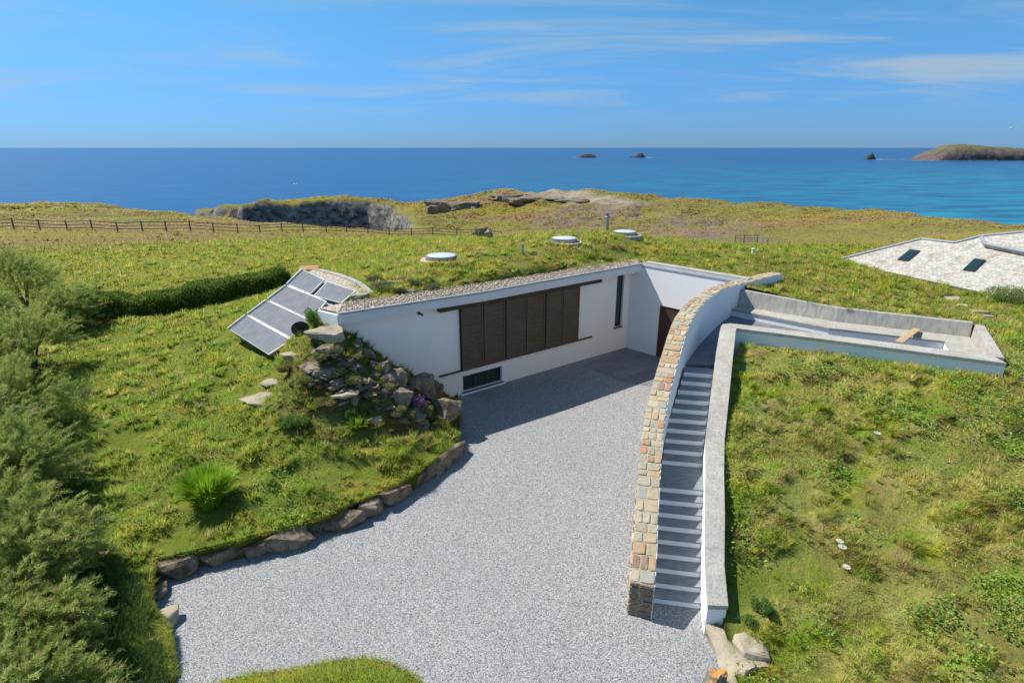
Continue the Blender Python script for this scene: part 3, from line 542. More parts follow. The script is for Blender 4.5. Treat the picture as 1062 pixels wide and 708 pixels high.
def onw(u, v, off=0.0):        # survey on the main wall: distance along it and height
    p = on_plane(u, v, (MW0[0] + MN[0] * off, MW0[1] + MN[1] * off, 0), (MN[0], MN[1], 0)); return ((p[0] - MW0[0]) * ME[0] + (p[1] - MW0[1]) * ME[1], p[2])
def wbox(s0, s1, o0, o1, z0, z1): return [wq(s0, o1, z0), wq(s1, o1, z0), wq(s1, o0, z0), wq(s0, o0, z0), wq(s0, o1, z1), wq(s1, o1, z1), wq(s1, o0, z1), wq(s0, o0, z1)]
house = empty('earth_sheltered_house', (0, 23, 0), 'white rendered house sunk into the slope under a grass roof, with dark timber shutters', 'house')
LEN = float(np.linalg.norm(CORN - MW0))
lw = (onw(480.3, 400)[0], onw(520.6, 388)[0], onw(480.3, 407.5)[1] + .04, onw(480.3, 390.2)[1])
sl = (13.36, 13.86, onw(643, 338)[1], onw(648, 284)[1] + .02)
holed_wall(MW0, ME, MN, 0, LEN, -.05, 4.02, [lw, sl], .32).build('wall', M['white'], house)
rl = float(np.linalg.norm(RETE - CORN)); rq = lambda s, off, z: P2(CORN, RD, RN, s, off, z)
DH = 2.53; ds0 = 1.74; ds1 = 4.4
holed_wall(CORN, RD, RN, 0.0, rl, -.05, 4.15, [(ds0, ds1, -.05, DH)], .35).build('wall', M['white'], house)
# door recess: side wall, soffit and timber door screen
mb = MB(); mb.hexa([rq(ds0 - .25, -.35, 0), rq(ds0 - .002, -.35, 0), rq(ds0 - .002, -1.5, 0), rq(ds0 - .25, -1.5, 0), rq(ds0 - .25, -.35, 2.7), rq(ds0 - .002, -.35, 2.7), rq(ds0 - .002, -1.5, 2.7), rq(ds0 - .25, -1.5, 2.7)])
mb.hexa([rq(ds0, -.352, DH), rq(ds1, -.352, DH), rq(ds1, -1.5, DH), rq(ds0, -1.5, DH), rq(ds0, -.352, DH + .15), rq(ds1, -.352, DH + .15), rq(ds1, -1.5, DH + .15), rq(ds0, -1.5, DH + .15)])
mb.build('porch_lining', M['white'], house)
dr = MB()
for i in range(24):
    a = ds0 + .01 + i * .109; dr.hexa([rq(a, -.04, .02), rq(a + .1, -.04, .02), rq(a + .1, -.12, .02), rq(a, -.12, .02), rq(a, -.04, DH - .01), rq(a + .1, -.04, DH - .01), rq(a + .1, -.12, DH - .01), rq(a, -.12, DH - .01)])
door = dr.build('door', M['door'], house); tag(door, 'dark brown boarded timber entrance door')
hd = MB().bar(rq(ds0 + .95, .03, .75), rq(ds0 + .95, .03, 1.9), .03, .03).bar(rq(ds0 + .95, .03, .8), rq(ds0 + .95, -.05, .8), .02, .02).bar(rq(ds0 + .95, .03, 1.85), rq(ds0 + .95, -.05, 1.85), .02, .02)
hd.build('handle', M['galv'], door)
# low strip window: frame with three lights; slit window
def window(q, h, panes, dep, name='window', frame=.07):
    a, b, c, e = h; mb = MB(); bx = lambda s0, s1, o0, o1, z0, z1: mb.hexa([q(s0, o1, z0), q(s1, o1, z0), q(s1, o0, z0), q(s0, o0, z0), q(s0, o1, z1), q(s1, o1, z1), q(s1, o0, z1), q(s0, o0, z1)])
    f = frame; g_ = .004
    bx(a + g_, b - g_, -dep - .07, -dep, c + g_, c + f); bx(a + g_, b - g_, -dep - .07, -dep, e - f, e - g_); bx(a + g_, a + f, -dep - .07, -dep, c + f, e - f); bx(b - f, b - g_, -dep - .07, -dep, c + f, e - f)
    w = (b - a - 2 * f) / panes
    for i in range(1, panes): bx(a + f + w * i - .07, a + f + w * i + .07, -dep - .068, -dep - .002, c + f, e - f)
    wo = mb.build(name, M['metal_dark'], house)
    for i in range(panes):
        s0 = a + f + w * i + (.072 if i else .002); s1 = a + f + w * (i + 1) - (.072 if i < panes - 1 else .002); m2 = MB()
        m2.hexa([q(s0, -dep - .03, c + f), q(s1, -dep - .03, c + f), q(s1, -dep - .05, c + f), q(s0, -dep - .05, c + f), q(s0, -dep - .03, e - f), q(s1, -dep - .03, e - f), q(s1, -dep - .05, e - f), q(s0, -dep - .05, e - f)])
        m2.build('pane', M['glass'], wo)
    return wo
w1 = window(wq, lw, 3, .13); tag(w1, 'low dark framed three light window under the shutters')
MB().hexa(wbox(lw[0] - .08, lw[1] + .08, -.13, .05, lw[2] - .045, lw[2] - .003)).build('sill', M['metal_dark'], w1)
MB().hexa(wbox(lw[0] - .15, lw[1] + .15, .0, .10, lw[2] - .14, lw[2] - .048)).build('ledge', M['white'], w1)
w2 = window(wq, sl, 1, .10, frame=.05); tag(w2, 'tall narrow slit window beside the inner corner')
MB().hexa(wbox(sl[0] - .05, sl[1] + .02, -.10, .06, sl[2] - .05, sl[2] - .003)).build('sill', M['metal_dark'], w2)
# shutters on rails
zt_ = onw(500, 314.0)[1]; zb = onw(478.8, 383)[1]
xs = [onw(u, 360, .1)[0] for u in (478.3, 501.6, 524.2, 545.4, 564.8, 582.2, 599.4)]
for i in range(6):
    a, b = xs[i] + .028, xs[i + 1] - .028; o1 = .13 + (.025 if i % 2 == 0 else 0); mb = MB()
    mb.hexa(wbox(a, a + .07, o1 - .05, o1, zb, zt_)); mb.hexa(wbox(b - .07, b, o1 - .05, o1, zb, zt_)); nsl = 30; h = (zt_ - zb) / nsl
    for k in range(nsl): mb.hexa(wbox(a + .071, b - .071, o1 - .045, o1 - .012 - .006 * (k % 2), zb + k * h + .004, zb + (k + 1) * h - .004))
    mb.hexa(wbox(a + .071, b - .071, o1 - .055, o1 - .047, zb, zt_))
    o = mb.build('shutter', M['timber'], house)
MB().hexa(wbox(xs[0], xs[-1], .01, .07, zb - .01, zt_)).build('shutter_backing', M['timber_dark'], house)
b0, b1 = onw(453, 321)[0], onw(620.5, 292)[0]
MB().hexa(wbox(b0, b1, .0, .26, zt_ - .01, zt_ + .25)).build('shutter_rail', M['timber_dark'], house, bevel=.02)
MB().hexa(wbox(onw(455, 389)[0], onw(613, 348)[0], .0, .10, zb - .055, zb - .012)).build('guide_rail', M['metal_dark'], house)
ls, lz = onw(434, 324.5); mb = MB().tube([wq(ls, 0, lz), wq(ls, .07, lz)], .05, 10).tube([wq(ls, .07, lz), wq(ls + .10, .16, lz - .07)], .04, 8)
mb.build('security_lamp', M['metal_dark'], house, bevel=.004)
# roof slab with fascia, capping and pebble margin
back = [(-6.55, 18.75), (-5.95, 19.4), (-1.35, 22.3), (2.4, 25.0), (6.15, 27.6)]
F3 = []; 
for (a, b) in zip(FAS, FAS[1:]):
    for k in range(6): t_ = k / 6; F3.append(tuple(a[i] + (b[i] - a[i]) * t_ for i in range(3)))
F3.append(FAS[-1])
top, bot, inn, inb = [], [], [], []
for i, p in enumerate(F3):
    top.append(p); bot.append((p[0], p[1], p[2] - .34)); inn.append((p[0] - MN[0] * .62, p[1] - MN[1] * .62, p[2])); inb.append((p[0] - MN[0] * .62, p[1] - MN[1] * .62, p[2] - .34))
mb = MB(); mb.loft([[a, b, c, d] for a, b, c, d in zip(top, bot, inb, inn)]); mb.build('fascia', M['fascia'], house)
mb = MB(); mb.loft([[(a[0] + MN[0] * .03, a[1] + MN[1] * .03, a[2] + .045), (a[0] + MN[0] * .03, a[1] + MN[1] * .03, a[2] - .02), (a[0] + MN[0] * .003, a[1] + MN[1] * .003, a[2] - .02), (a[0] + MN[0] * .003, a[1] + MN[1] * .003, a[2] + .004), (a[0] - MN[0] * .09, a[1] - MN[1] * .09, a[2] + .004), (a[0] - MN[0] * .09, a[1] - MN[1] * .09, a[2] + .045)] for a in top])
mb.build('roof_edge_trim', M['flash'], house)
# left end of the slab
e0 = F3[0]; mb = MB(); mb.prism([(e0[0] - .04, e0[1] + .0), (e0[0] + .02, e0[1] + .6), (-6.15, 19.35), (-6.62, 18.62)], 3.60, 4.275); mb.build('fascia_end', M['white'], house, bevel=.01)
# pebbles: sheet over the roof margin
rowA = [(p[0] - MN[0] * .09, p[1] - MN[1] * .09, p[2] + .015) for p in F3]; rowB = []
bx_ = np.array([b[0] for b in back[1:]]); by_ = np.array([b[1] for b in back[1:]])
nn_ = len(F3)
for i in range(nn_):
    t_ = i / (nn_ - 1); x = bx_[0] + (bx_[-1] - bx_[0]) * t_; y = float(np.interp(x, bx_, by_)); rowB.append((x, y, max(4.31, ground_z(x, y + .1) + .015)))
rows = []
for i in range(nn_):
    A_ = np.array(rowA[i]); B_ = np.array(rowB[i]); rows.append([tuple(A_ + (B_ - A_) * k / 5 + np.array((0, 0, .015 * math.sin(i * 3 + k * 2)))) for k in range(6)])
mb = MB(); mb.loft(rows, closed=False); 
mb.add([rowA[0], rowB[0], (-6.62, 18.72, 4.33), (-5.75, 18.1, 4.35)], [(0, 1, 2, 3)])
mb.build('pebble_margin', M['pebble'], house)
# loose pebbles give the margin its grain
def pebbles(n, name, par):
    V = []; F = []; b = 0; oct_ = np.array([(1, 0, 0), (-1, 0, 0), (0, 1, 0), (0, -1, 0), (0, 0, .7), (0, 0, -.7)], float); of = np.array([(0, 2, 4), (2, 1, 4), (1, 3, 4), (3, 0, 4), (2, 0, 5), (1, 2, 5), (3, 1, 5), (0, 3, 5)])
    Vs = []; Fs = []
    for _ in range(n):
        i = random.random() * (nn_ - 1.001); k = random.random(); i0 = int(i); fr = i - i0
        A_ = np.array(rowA[i0]) * (1 - fr) + np.array(rowA[i0 + 1]) * fr; B_ = np.array(rowB[i0]) * (1 - fr) + np.array(rowB[i0 + 1]) * fr; c = A_ + (B_ - A_) * k * 1.12
        s = random.uniform(.018, .05); a = random.random() * 6.28; rot = np.array([(math.cos(a), -math.sin(a), 0), (math.sin(a), math.cos(a), 0), (0, 0, 1)])
        Vs.append((oct_ * np.array((s, s * .75, s * .7))) @ rot.T + c + (0, 0, .02)); Fs.append(of + b); b += 6
    return raw_mesh(name, np.concatenate(Vs), np.concatenate(Fs), M['pebble'], parent=par)
pebbles(5200, 'loose_pebbles', house)
# capping over the return wall
ra = np.array(FAS[-1][:2]); ra = ra - RN * float((ra - CORN) @ RN) + RN * .03; rb_ = ra + RD * 4.75; rd = (rb_ - ra) / np.linalg.norm(rb_ - ra); rn_ = np.array((rd[1], -rd[0]))
def rr(s, off, z): return (ra[0] + rd[0] * s + rn_[0] * off, ra[1] + rd[1] * s + rn_[1] * off, z)
Lr = float(np.linalg.norm(rb_ - ra)) + .2
q = [rr(-.02, .02, 4.0), rr(Lr, .02, 4.0), rr(Lr, -.30, 4.0), rr(-.02, -.30, 4.0)]
MB().hexa([rr(-.3, -.022, 4.153), rr(Lr, -.022, 4.153), rr(Lr, -.62, 4.153), rr(-.3, -.62, 4.153), rr(-.3, -.022, 4.25), rr(Lr, -.022, 4.25), rr(Lr, -.62, 4.30), rr(-.3, -.62, 4.30)]).build('parapet_capping', M['flash'], house)
MB().hexa([rr(-.1, -.40, 4.28), rr(Lr, -.40, 4.28), rr(Lr, -.72, 4.30), rr(-.1, -.72, 4.30), rr(-.1, -.40, 4.345), rr(Lr, -.40, 4.345), rr(Lr, -.72, 4.36), rr(-.1, -.72, 4.36)]).build('edge_kerb', M['coping'], house)
# paving patch in front of the door
mb = MB(); pv = [at(604, 379, 0), at(645, 361.5, 0), at(685, 370, 0), (9.2, 23.0, 0), (7.4, 21.5, 0), at(650, 397, 0)]
mb.add([(p[0], p[1], .004) for p in pv], [tuple(range(6))]); o = mb.build('paving', M['paving'], fix=False); tag(o, kind='structure')
if o.data.polygons[0].normal.z < 0: o.data.flip_normals()

# ------------------------------------------------------------------ stone wall beside the stairs
def resample(P, step):
    P = np.array(P, float); d = np.r_[0, np.cumsum(np.linalg.norm(np.diff(P[:, :2], axis=0), axis=1))]
    # smooth by corner cutting first
    for _ in range(2):
        Q = [P[0]]
        for a, b in zip(P, P[1:]): Q += [a * .75 + b * .25, a * .25 + b * .75]
        Q.append(P[-1]); P = np.array(Q)
    d = np.r_[0, np.cumsum(np.linalg.norm(np.diff(P[:, :2], axis=0), axis=1))]; s = np.linspace(0, d[-1], int(d[-1] / step) + 1)
    return s, np.column_stack([np.interp(s, d, P[:, i]) for i in range(P.shape[1])])
S_, C_ = resample(SW, .12); Tn = np.gradient(C_[:, :2], axis=0); Tn /= np.linalg.norm(Tn, axis=1)[:, None]; Nl = np.column_stack([-Tn[:, 1], Tn[:, 0]])   # to the left, towards the drive
THK = .52
def sw(s, off, z=None, dz=0.0):     # point: s along, off from the white face towards the drive
    x, y, zt0 = (float(np.interp(s, S_, C_[:, i])) for i in range(3)); nx, ny = float(np.interp(s, S_, Nl[:, 0])), float(np.interp(s, S_, Nl[:, 1]))
    return (x + nx * off, y + ny * off, (zt0 if z is None else z) + dz)
swo = empty('stone_wall', (3.2, 9.9, 0), 'curved wall of orange and cream stones rising beside the steps', 'wall')
mb = MB(); rows = []
for s in S_: rows.append([sw(s, .02, -.05), sw(s, .02, dz=-.008), sw(s, THK - .012, dz=-.008), sw(s, THK - .012, -.05)])
mb.loft(rows).build('mortar_core', M['mortar'], swo)
mb = MB(); rows = []
send = float(S_[-1])
for s in S_: rows.append([sw(s, 0, -.05), sw(s, 0, dz=-.012), sw(s, .019, dz=-.012), sw(s, .019, -.05)])
mb.loft(rows).build('rendered_face', M['white'], swo)
PALS = [((.46, .39, .27), 6), ((.52, .46, .33), 3.5), ((.46, .19, .07), 2.2), ((.50, .31, .15), 2.8), ((.36, .33, .26), 2.4), ((.33, .35, .30), 2.6), ((.50, .38, .22), 3.5), ((.36, .19, .11), 1.8)]
def stone_col(sc=1.0):
    c = random.choices([p[0] for p in PALS], [p[1] for p in PALS])[0]; k = random.uniform(.85, 1.12) * sc; return tuple(min(.9, x * k) for x in c)
mb = MB()
def stone(f, a0, a1, b0, b1, th, g=.009, **k):   # f(a,b,h) -> point; irregular many-sided block
    h = th * random.uniform(.5, 1.25); am, bm_ = (a0 + a1) / 2, (b0 + b1) / 2; ha, hb = (a1 - a0) / 2 - g, (b1 - b0) / 2 - g
    if ha < .02 or hb < .02: return
    cs = []; n = 8
    for i, (x, y) in enumerate(((-1, -1), (0, -1), (1, -1), (1, 0), (1, 1), (0, 1), (-1, 1), (-1, 0))):
        k_ = random.uniform(.80, .98) if i % 2 == 0 else random.uniform(.93, 1.03); cs.append((x * k_ + (random.uniform(-.35, .35) if x == 0 else 0), y * k_ + (random.uniform(-.35, .35) if y == 0 else 0)))
    tl = (random.uniform(-.006, .006), random.uniform(-.006, .006)); R3 = [(1.0, -.02), (.995, h * .6), (.95, h * .92), (.6, h)]; vs = []
    for q_, hh_ in R3: vs += [f(am + x * ha * q_, bm_ + y * hb * q_, hh_ + (tl[0] * x + tl[1] * y + random.uniform(-.004, .004) if hh_ > 0 else 0)) for x, y in cs]
    mb.add(vs, [tuple(3 * n + i for i in range(n))] + [(r2 * n + i, r2 * n + (i + 1) % n, (r2 + 1) * n + (i + 1) % n, (r2 + 1) * n + i) for r2 in range(3) for i in range(n)], **k)
s = .0
while s < send - .1:                     # top stones: courses across the wall
    L_ = random.uniform(.11, .26) if s > 6.5 else random.uniform(.14, .31); e = min(s + L_, send)
    if send - e < .12: e = send
    cuts = [0, THK]
    if random.random() < .88: cuts = [0, THK * random.uniform(.36, .64), THK]
    if random.random() < .38: cuts = [0, THK * .32, THK * .66, THK]
    for a, b in zip(cuts, cuts[1:]):
        off = random.uniform(-.035, .035) if b < THK else 0
        stone(lambda aa, bb, h: sw(max(0, min(send, aa)), bb, dz=h - .012), s, e, a, b, .026, col=stone_col())
    s = e
def zt_at(s): return sw(s, 0)[2]
s = 0.0
z = 0.0; course = 0
while z < 4.7:                           # drive-side face, laid in courses
    hh = random.uniform(.15, .27); s = random.uniform(0, .1) - .1
    while s < send:
        L_ = random.uniform(.2, .5); e = s + L_; s0 = max(0, s); e0_ = min(e, send); zt2 = min(zt_at(s0), zt_at(e0_)) - .03; z1 = min(z + hh, zt2)
        if z1 - z > .06 and e0_ - s0 > .08 and (s0 < 10.5 or z > 3.7):
            stone(lambda aa, bb, h: sw(max(0, aa), THK + h - .03, bb), s0, e0_, z, z1, .04, col=stone_col())
        s = e
    z += hh
z = 0.0
while z < .80:                           # the short end at the foot: its shade is put into the stones' colour
    hh = min(random.uniform(.13, .2), .86 - z); cuts = [0, THK * random.uniform(.35, .65), THK]
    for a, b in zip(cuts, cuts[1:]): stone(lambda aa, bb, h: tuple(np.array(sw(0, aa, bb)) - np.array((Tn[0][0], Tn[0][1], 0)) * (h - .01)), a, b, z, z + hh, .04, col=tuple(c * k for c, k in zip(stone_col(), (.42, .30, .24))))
    z += hh
mb.build('stones', M['stone'], swo, colors=True)

# ------------------------------------------------------------------ stairs
LE = [(3.06, 9.90), (3.11, 9.96), (3.68, 12.27), (4.01, 13.35), (4.36, 14.35), (5.32, 16.2)]; RE = [(4.10, 9.86), (4.14, 9.96), (4.80, 12.27), (5.07, 13.35), (5.45, 14.35), (6.17, 16.2)]
LE = np.array(LE); RE = np.array(RE)
def ed(E, y): return (float(np.interp(y, E[:, 1], E[:, 0])), y)
skew = -.18        # the steps lie a little askew: the right end nearer the drive
def cross(y, w=0): 
    a = ed(LE, y - skew * .3); b = ed(RE, y + skew * .7); return a, b
st = empty('staircase', (3.55, 10, 0), 'flight of slate steps with pale risers climbing between the stone wall and white wall', 'stairs')
ys = [9.98 + .286 * k for k in range(9)]; ys += [ys[-1] + 1.03 + .286 * k for k in range(10)]; rise = 3.14 / 19
ys_end = ys[-1] + .5
for k, y in enumerate(ys):
    z1 = rise * (k + 1); yn = ys[k + 1] if k < 18 else y + .34
    a, b = cross(y); c, d = cross(y + .035); mb = MB(); zb_ = z1 - rise - .02
    mb.hexa([(a[0], a[1], zb_), (b[0], b[1], zb_), (d[0], d[1], zb_), (c[0], c[1], zb_), (a[0], a[1], z1 - .034), (b[0], b[1], z1 - .034), (d[0], d[1], z1 - .034), (c[0], c[1], z1 - .034)]); mb.build('riser', M['riser'], st)
    a, b = cross(y - .02); c, d = cross(yn + .03); mb = MB(); z0 = z1 - .032
    mb.hexa([(a[0], a[1], z0), (b[0], b[1], z0), (d[0], d[1], z0), (c[0], c[1], z0), (a[0], a[1], z1), (b[0], b[1], z1), (d[0], d[1], z1), (c[0], c[1], z1)])
    if k < 18 or True: tr = mb.build('landing' if k == 8 else 'tread', M['tread'], st, bevel=.004)
# ------------------------------------------------------------------ white wall with concrete coping, round the steps and terrace
pw = empty('parapet_wall', (4.2, 9.3, 0), 'white rendered wall with a grey concrete coping, right of the steps and along the terrace', 'wall')
rows = []; crow = []
for i, (l, r_) in enumerate(zip(CL, CR)):
    l2 = np.array(l[:2]); r2 = np.array(r_); d = (r2 - l2) / np.linalg.norm(r2 - l2); z = l[2]
    a = l2 + d * .004; b = r2 - d * .03; zb2 = -.15 if z < 3.85 else 2.6
    rows.append([(a[0], a[1], -.1 if i < 9 else 2.4), (a[0], a[1], z - .10), (b[0], b[1], z - .10), (b[0], b[1], -.1 if i < 9 else 2.4)])
    crow.append([(l[0], l[1], z - .098), (l[0], l[1], z), (r_[0], r_[1], z), (r_[0], r_[1], z - .098)])
a, b = np.array(rows[0]), np.array(rows[1])
MB().loft(rows).build('wall', M['white'], pw)
MB().loft(crow).build('coping', M['coping'], pw, bevel=.008)
for (y, z) in ((9.45, .38), (11.05, .95), (12.9, 1.72)):
    x = float(np.interp(y, [c[1] for c in CL[:8]], [c[0] for c in CL[:8]])) + .03; t2 = Vector((.2, .98, 0)); MB().bar(Vector((x - .006, y - .07, z)), Vector((x + .012, y + .07, z)), .02, .07).build('step_light', M['galv'], pw)
# ------------------------------------------------------------------ terrace
mb = MB(); fl_ = [(5.34, 16.50), (6.30, 16.42), (6.7, 17.3), (7.0, 18.1), (7.3, 18.36), (10.1, 17.12), (13.66, 15.25), (15.5, 18.2), (11.9, 20.1), (9.3, 22.3), (8.85, 22.1), (7.15, 19.66), (6.15, 18.0), (5.45, 16.75)]
mb.prism(fl_, 2.9, 3.142); o = mb.build('terrace_floor', M['paving']); tag(o, kind='structure')
bench = empty('concrete_bench', (11.3, 19.4, 3.14), 'long low concrete bench with a white front, along the inside of the terrace', 'bench')
fr = [(8.75, 21.85), (11.3, 19.32), (14.35, 17.86), (13.35, 15.9)]; bk = [(9.2, 22.2), (11.9, 20.09), (15.48, 18.27), (13.75, 15.18)]
mb = MB(); rows = [[(a[0], a[1], 3.10), (a[0], a[1], 3.36), (b[0], b[1], 3.36), (b[0], b[1], 3.10)] for a, b in zip(fr, bk)]; mb.loft(rows).build('bench_base', M['white'], bench)
mb = MB(); rows = [[(a[0] - .02 * 1, a[1] - .03, 3.362), (a[0] - .02, a[1] - .03, 3.44), (b[0], b[1], 3.44), (b[0], b[1], 3.362)] for a, b in zip(fr, bk)]; mb.loft(rows).build('seat', M['coping'], bench, bevel=.006)
rt = empty('concrete_retaining_wall', (11.9, 20.2, 3.1), 'board marked grey concrete retaining wall behind the terrace bench', 'wall')
mb = MB(); rows = []
for i, (x, y, z) in enumerate(BK):
    n = np.array([(.61, .79), (.54, .84), (.49, .87)][i]); rows.append([(x, y, 3.3), (x + n[0] * .17, y + n[1] * .17, z), (x + n[0] * .32, y + n[1] * .32, z + .01), (x + n[0] * .30, y + n[1] * .30, 3.0)])
mb.loft(rows).build('back_wall', M['board'], rt, bevel=.01)
mb = MB(); a, b = np.array((15.5, 18.25)), np.array((13.66, 15.18)); n = np.array((.86, -.5))
mb.loft([[(a[0], a[1], 3.3), (a[0] + n[0] * .03, a[1] + n[1] * .03, 3.9), (a[0] + n[0] * .28, a[1] + n[1] * .28, 3.9), (a[0] + n[0] * .28, a[1] + n[1] * .28, 3.0)], [(b[0], b[1], 3.3), (b[0] + n[0] * .03, b[1] + n[1] * .03, 3.895), (b[0] + n[0] * .28, b[1] + n[1] * .28, 3.895), (b[0] + n[0] * .28, b[1] + n[1] * .28, 3.0)]]).build('side_wall', M['coping'], rt, bevel=.01)
# plank resting on bench edge
a = at(932, 355.5, 3.90); b = at(951, 341, 3.56); a[2] = 3.93
mb = MB(); mb.bar(tuple(a), tuple(on_plane(951, 341, (11.9, 20.0, 0), (.45, .893, 0))), .22, .035); o = mb.build('plank', M['plank'], bevel=.004); tag(o, 'pale timber plank lying slanted across the terrace from the coping to the bench', 'plank')

# ------------------------------------------------------------------ solar array beside the house
SA, SB, SC = np.array((-9.2, 24.8, 4.4)), np.array((-11.35, 21.8, 2.6)), np.array((-8.6, 18.83, 2.6)); sn = np.cross(SC - SB, SA - SB); sn /= np.linalg.norm(sn); sn = sn if sn[2] > 0 else -sn
def son(u, v, h=0.0): return on_plane(u, v, SA + sn * h, sn)
panels = [([(314.8, 279.8), (336.4, 289.8), (321.6, 304.6), (298.6, 295)], 'uppermost grey solar panel at the far end of the array', .10),
          ([(339, 291.8), (368.6, 301.5), (354, 314), (325, 306.6)], 'short grey solar panel nearest the curved stone edging', .06),
          ([(297.6, 296.6), (338.8, 312.6), (321.4, 331), (278.6, 310.8)], 'grey solar panel in the second row from the top of the array', .10),
          ([(277.6, 312), (322.6, 332.8), (303.8, 351), (257.8, 325.8)], 'grey solar panel in the row just above the lowest one', .10),
          ([(256.4, 327.2), (301.8, 352.6), (278.4, 367.4), (237.8, 341.4)], 'lowest grey solar panel at the foot of the array above the grass', .10)]
for q4, lab, h in panels:
    c = [son(u, v, h) for u, v in q4]; cen = sum(c) / 4; e = empty('solar_panel', tuple(cen - sn * .15), lab, 'solar panel', 'solar panels beside the house')
    ins_ = [p + (cen - p) / np.linalg.norm(cen - p) * .06 for p in c]
    mb = MB(); mb.hexa([tuple(p - sn * .06) for p in c] + [tuple(p) for p in c]); mb.build('frame', M['alu'], e)
    mb = MB(); mb.hexa([tuple(p + sn * .001) for p in ins_] + [tuple(p + sn * .010) for p in ins_]); mb.build('glass', M['solar'], e)
    lo = (c[3] + (c[0] - c[3]) * .5 - sn * .1, c[2] + (c[1] - c[2]) * .5 - sn * .1); mb = MB(); mb.bar(tuple(lo[0]), tuple(lo[1]), .06, .05)
    for t2 in (.1, .9):
        p = lo[0] + (lo[1] - lo[0]) * t2; mb.bar(tuple(p), (p[0], p[1], ground_z(p[0], p[1]) - .1), .05, .05, up=(1, 0, 0))
    mb.build('support', M['galv'], e)
# pale edging flashing on the far-left side of the array
arr = empty('array_base', tuple((SA + SB) / 2 - sn * .5), 'pale sloping bed and edge trim under the grey solar panels', 'panel base', None)
mb = MB(); b4 = [son(316, 281, -.10), son(372, 303, -.10), son(281, 365, -.10), son(241, 342, -.10)]; mb.hexa([tuple(p - sn * .5) for p in b4] + [tuple(p - sn * .02) for p in b4]); mb.build('bed', M['flash'], arr)
mb = MB()
for (a, b) in (((313.5, 279.3), (297.8, 294.8)), ((297, 296), (277.8, 310.5)), ((276.5, 311.5), (257, 325.5)), ((255, 326.7), (236.8, 341))): mb.bar(tuple(son(*a, .13)), tuple(son(*b, .13)), .05, .11, up=tuple(sn))
for (a, b) in (((300, 296.8), (338, 313.5)), ((279.6, 312), (321.5, 333)), ((258.5, 327), (302.5, 353))): mb.bar(tuple(son(*a, .03)), tuple(son(*b, .03)), .10, .05, up=tuple(sn))
mb.build('edge_trim', M['alu'], arr)
dc = son(311.5, 341.5, .42); dd = Vector((-.30, .80, .25)).normalized(); dish = empty('satellite_dish', tuple(dc - np.array((0, 0, .5))), 'small dark round satellite dish standing between solar panel and rock pile', 'satellite dish')
x_ = dd.cross(Vector((0, 0, 1))).normalized(); y_ = x_.cross(dd); mb = MB(); rows = []
for k in range(6):
    rr_ = .30 * k / 5 + .005; dep = .035 * (k / 5) ** 2; rows.append([tuple(Vector(dc) + x_ * math.cos(a) * rr_ + y_ * math.sin(a) * rr_ + dd * dep) for a in np.linspace(0, 2 * math.pi, 28, endpoint=False)])
mb.loft(rows, caps=True); o = mb.build('reflector', M['dish'], dish, smooth=False); so = o.modifiers.new('s', 'SOLIDIFY'); so.thickness = .012
MB().tube([Vector(dc) - y_ * .29 + dd * .05, Vector(dc) + dd * .3], .012, 6).build('feed_arm', M['galv'], dish); MB().tube([Vector(dc) - dd * .02, Vector((dc[0], dc[1], dc[2] - .2)) - dd * .15, Vector((dc[0], dc[1], dc[2] - .75)) - dd * .15], .025, 8).build('mast', M['galv'], dish)
tb = at(311, 277, 4.2); mb = MB(); mb.hexa([tuple(at(u, v, 4.10)) for u, v in ((309.5, 279.6), (327.5, 279.4), (332, 275.2), (313, 275.4))] + [tuple(at(u, v, 4.24)) for u, v in ((309.5, 279.6), (327.5, 279.4), (332, 275.2), (313, 275.4))])
o = mb.build('clay_slab', M['terracotta'], bevel=.01); tag(o, 'orange brown clay slab at the top corner of the solar array', 'slab')
cv = [at(u, v, z) for u, v, z in ((328, 279.0, 4.27), (342, 281.6, 4.3), (356, 285.6, 4.32), (370, 291.5, 4.32), (380, 298.5, 4.32), (385, 303.5, 4.3))]
s_, cc = resample(cv, .25); rows = []; tg = np.gradient(cc[:, :2], axis=0); tg /= np.linalg.norm(tg, axis=1)[:, None]
for p, t2 in zip(cc, tg): n = np.array((t2[1], -t2[0])) * .11; j = random.uniform(-.015, .015); rows.append([(p[0] - n[0], p[1] - n[1], p[2] - .7), (p[0] - n[0], p[1] - n[1], p[2] + j), (p[0] + n[0], p[1] + n[1], p[2] + j), (p[0] + n[0], p[1] + n[1], p[2] - .7)])
ed_ = [tuple(at(u, v, 4.25)[:2]) for u, v in ((328, 279.3), (342, 282), (356, 286), (370, 292), (380, 299), (384.5, 304.5), (371, 306), (355, 299), (338, 290.5), (318, 281.5))]
MB().prism(ed_, 3.7, 4.245).build('stone_margin', M['pebble'], arr)
o = MB().loft(rows).build('curved_stone_edging', M['coping']); tag(o, 'low curved stone kerb behind the solar panels', 'kerb')

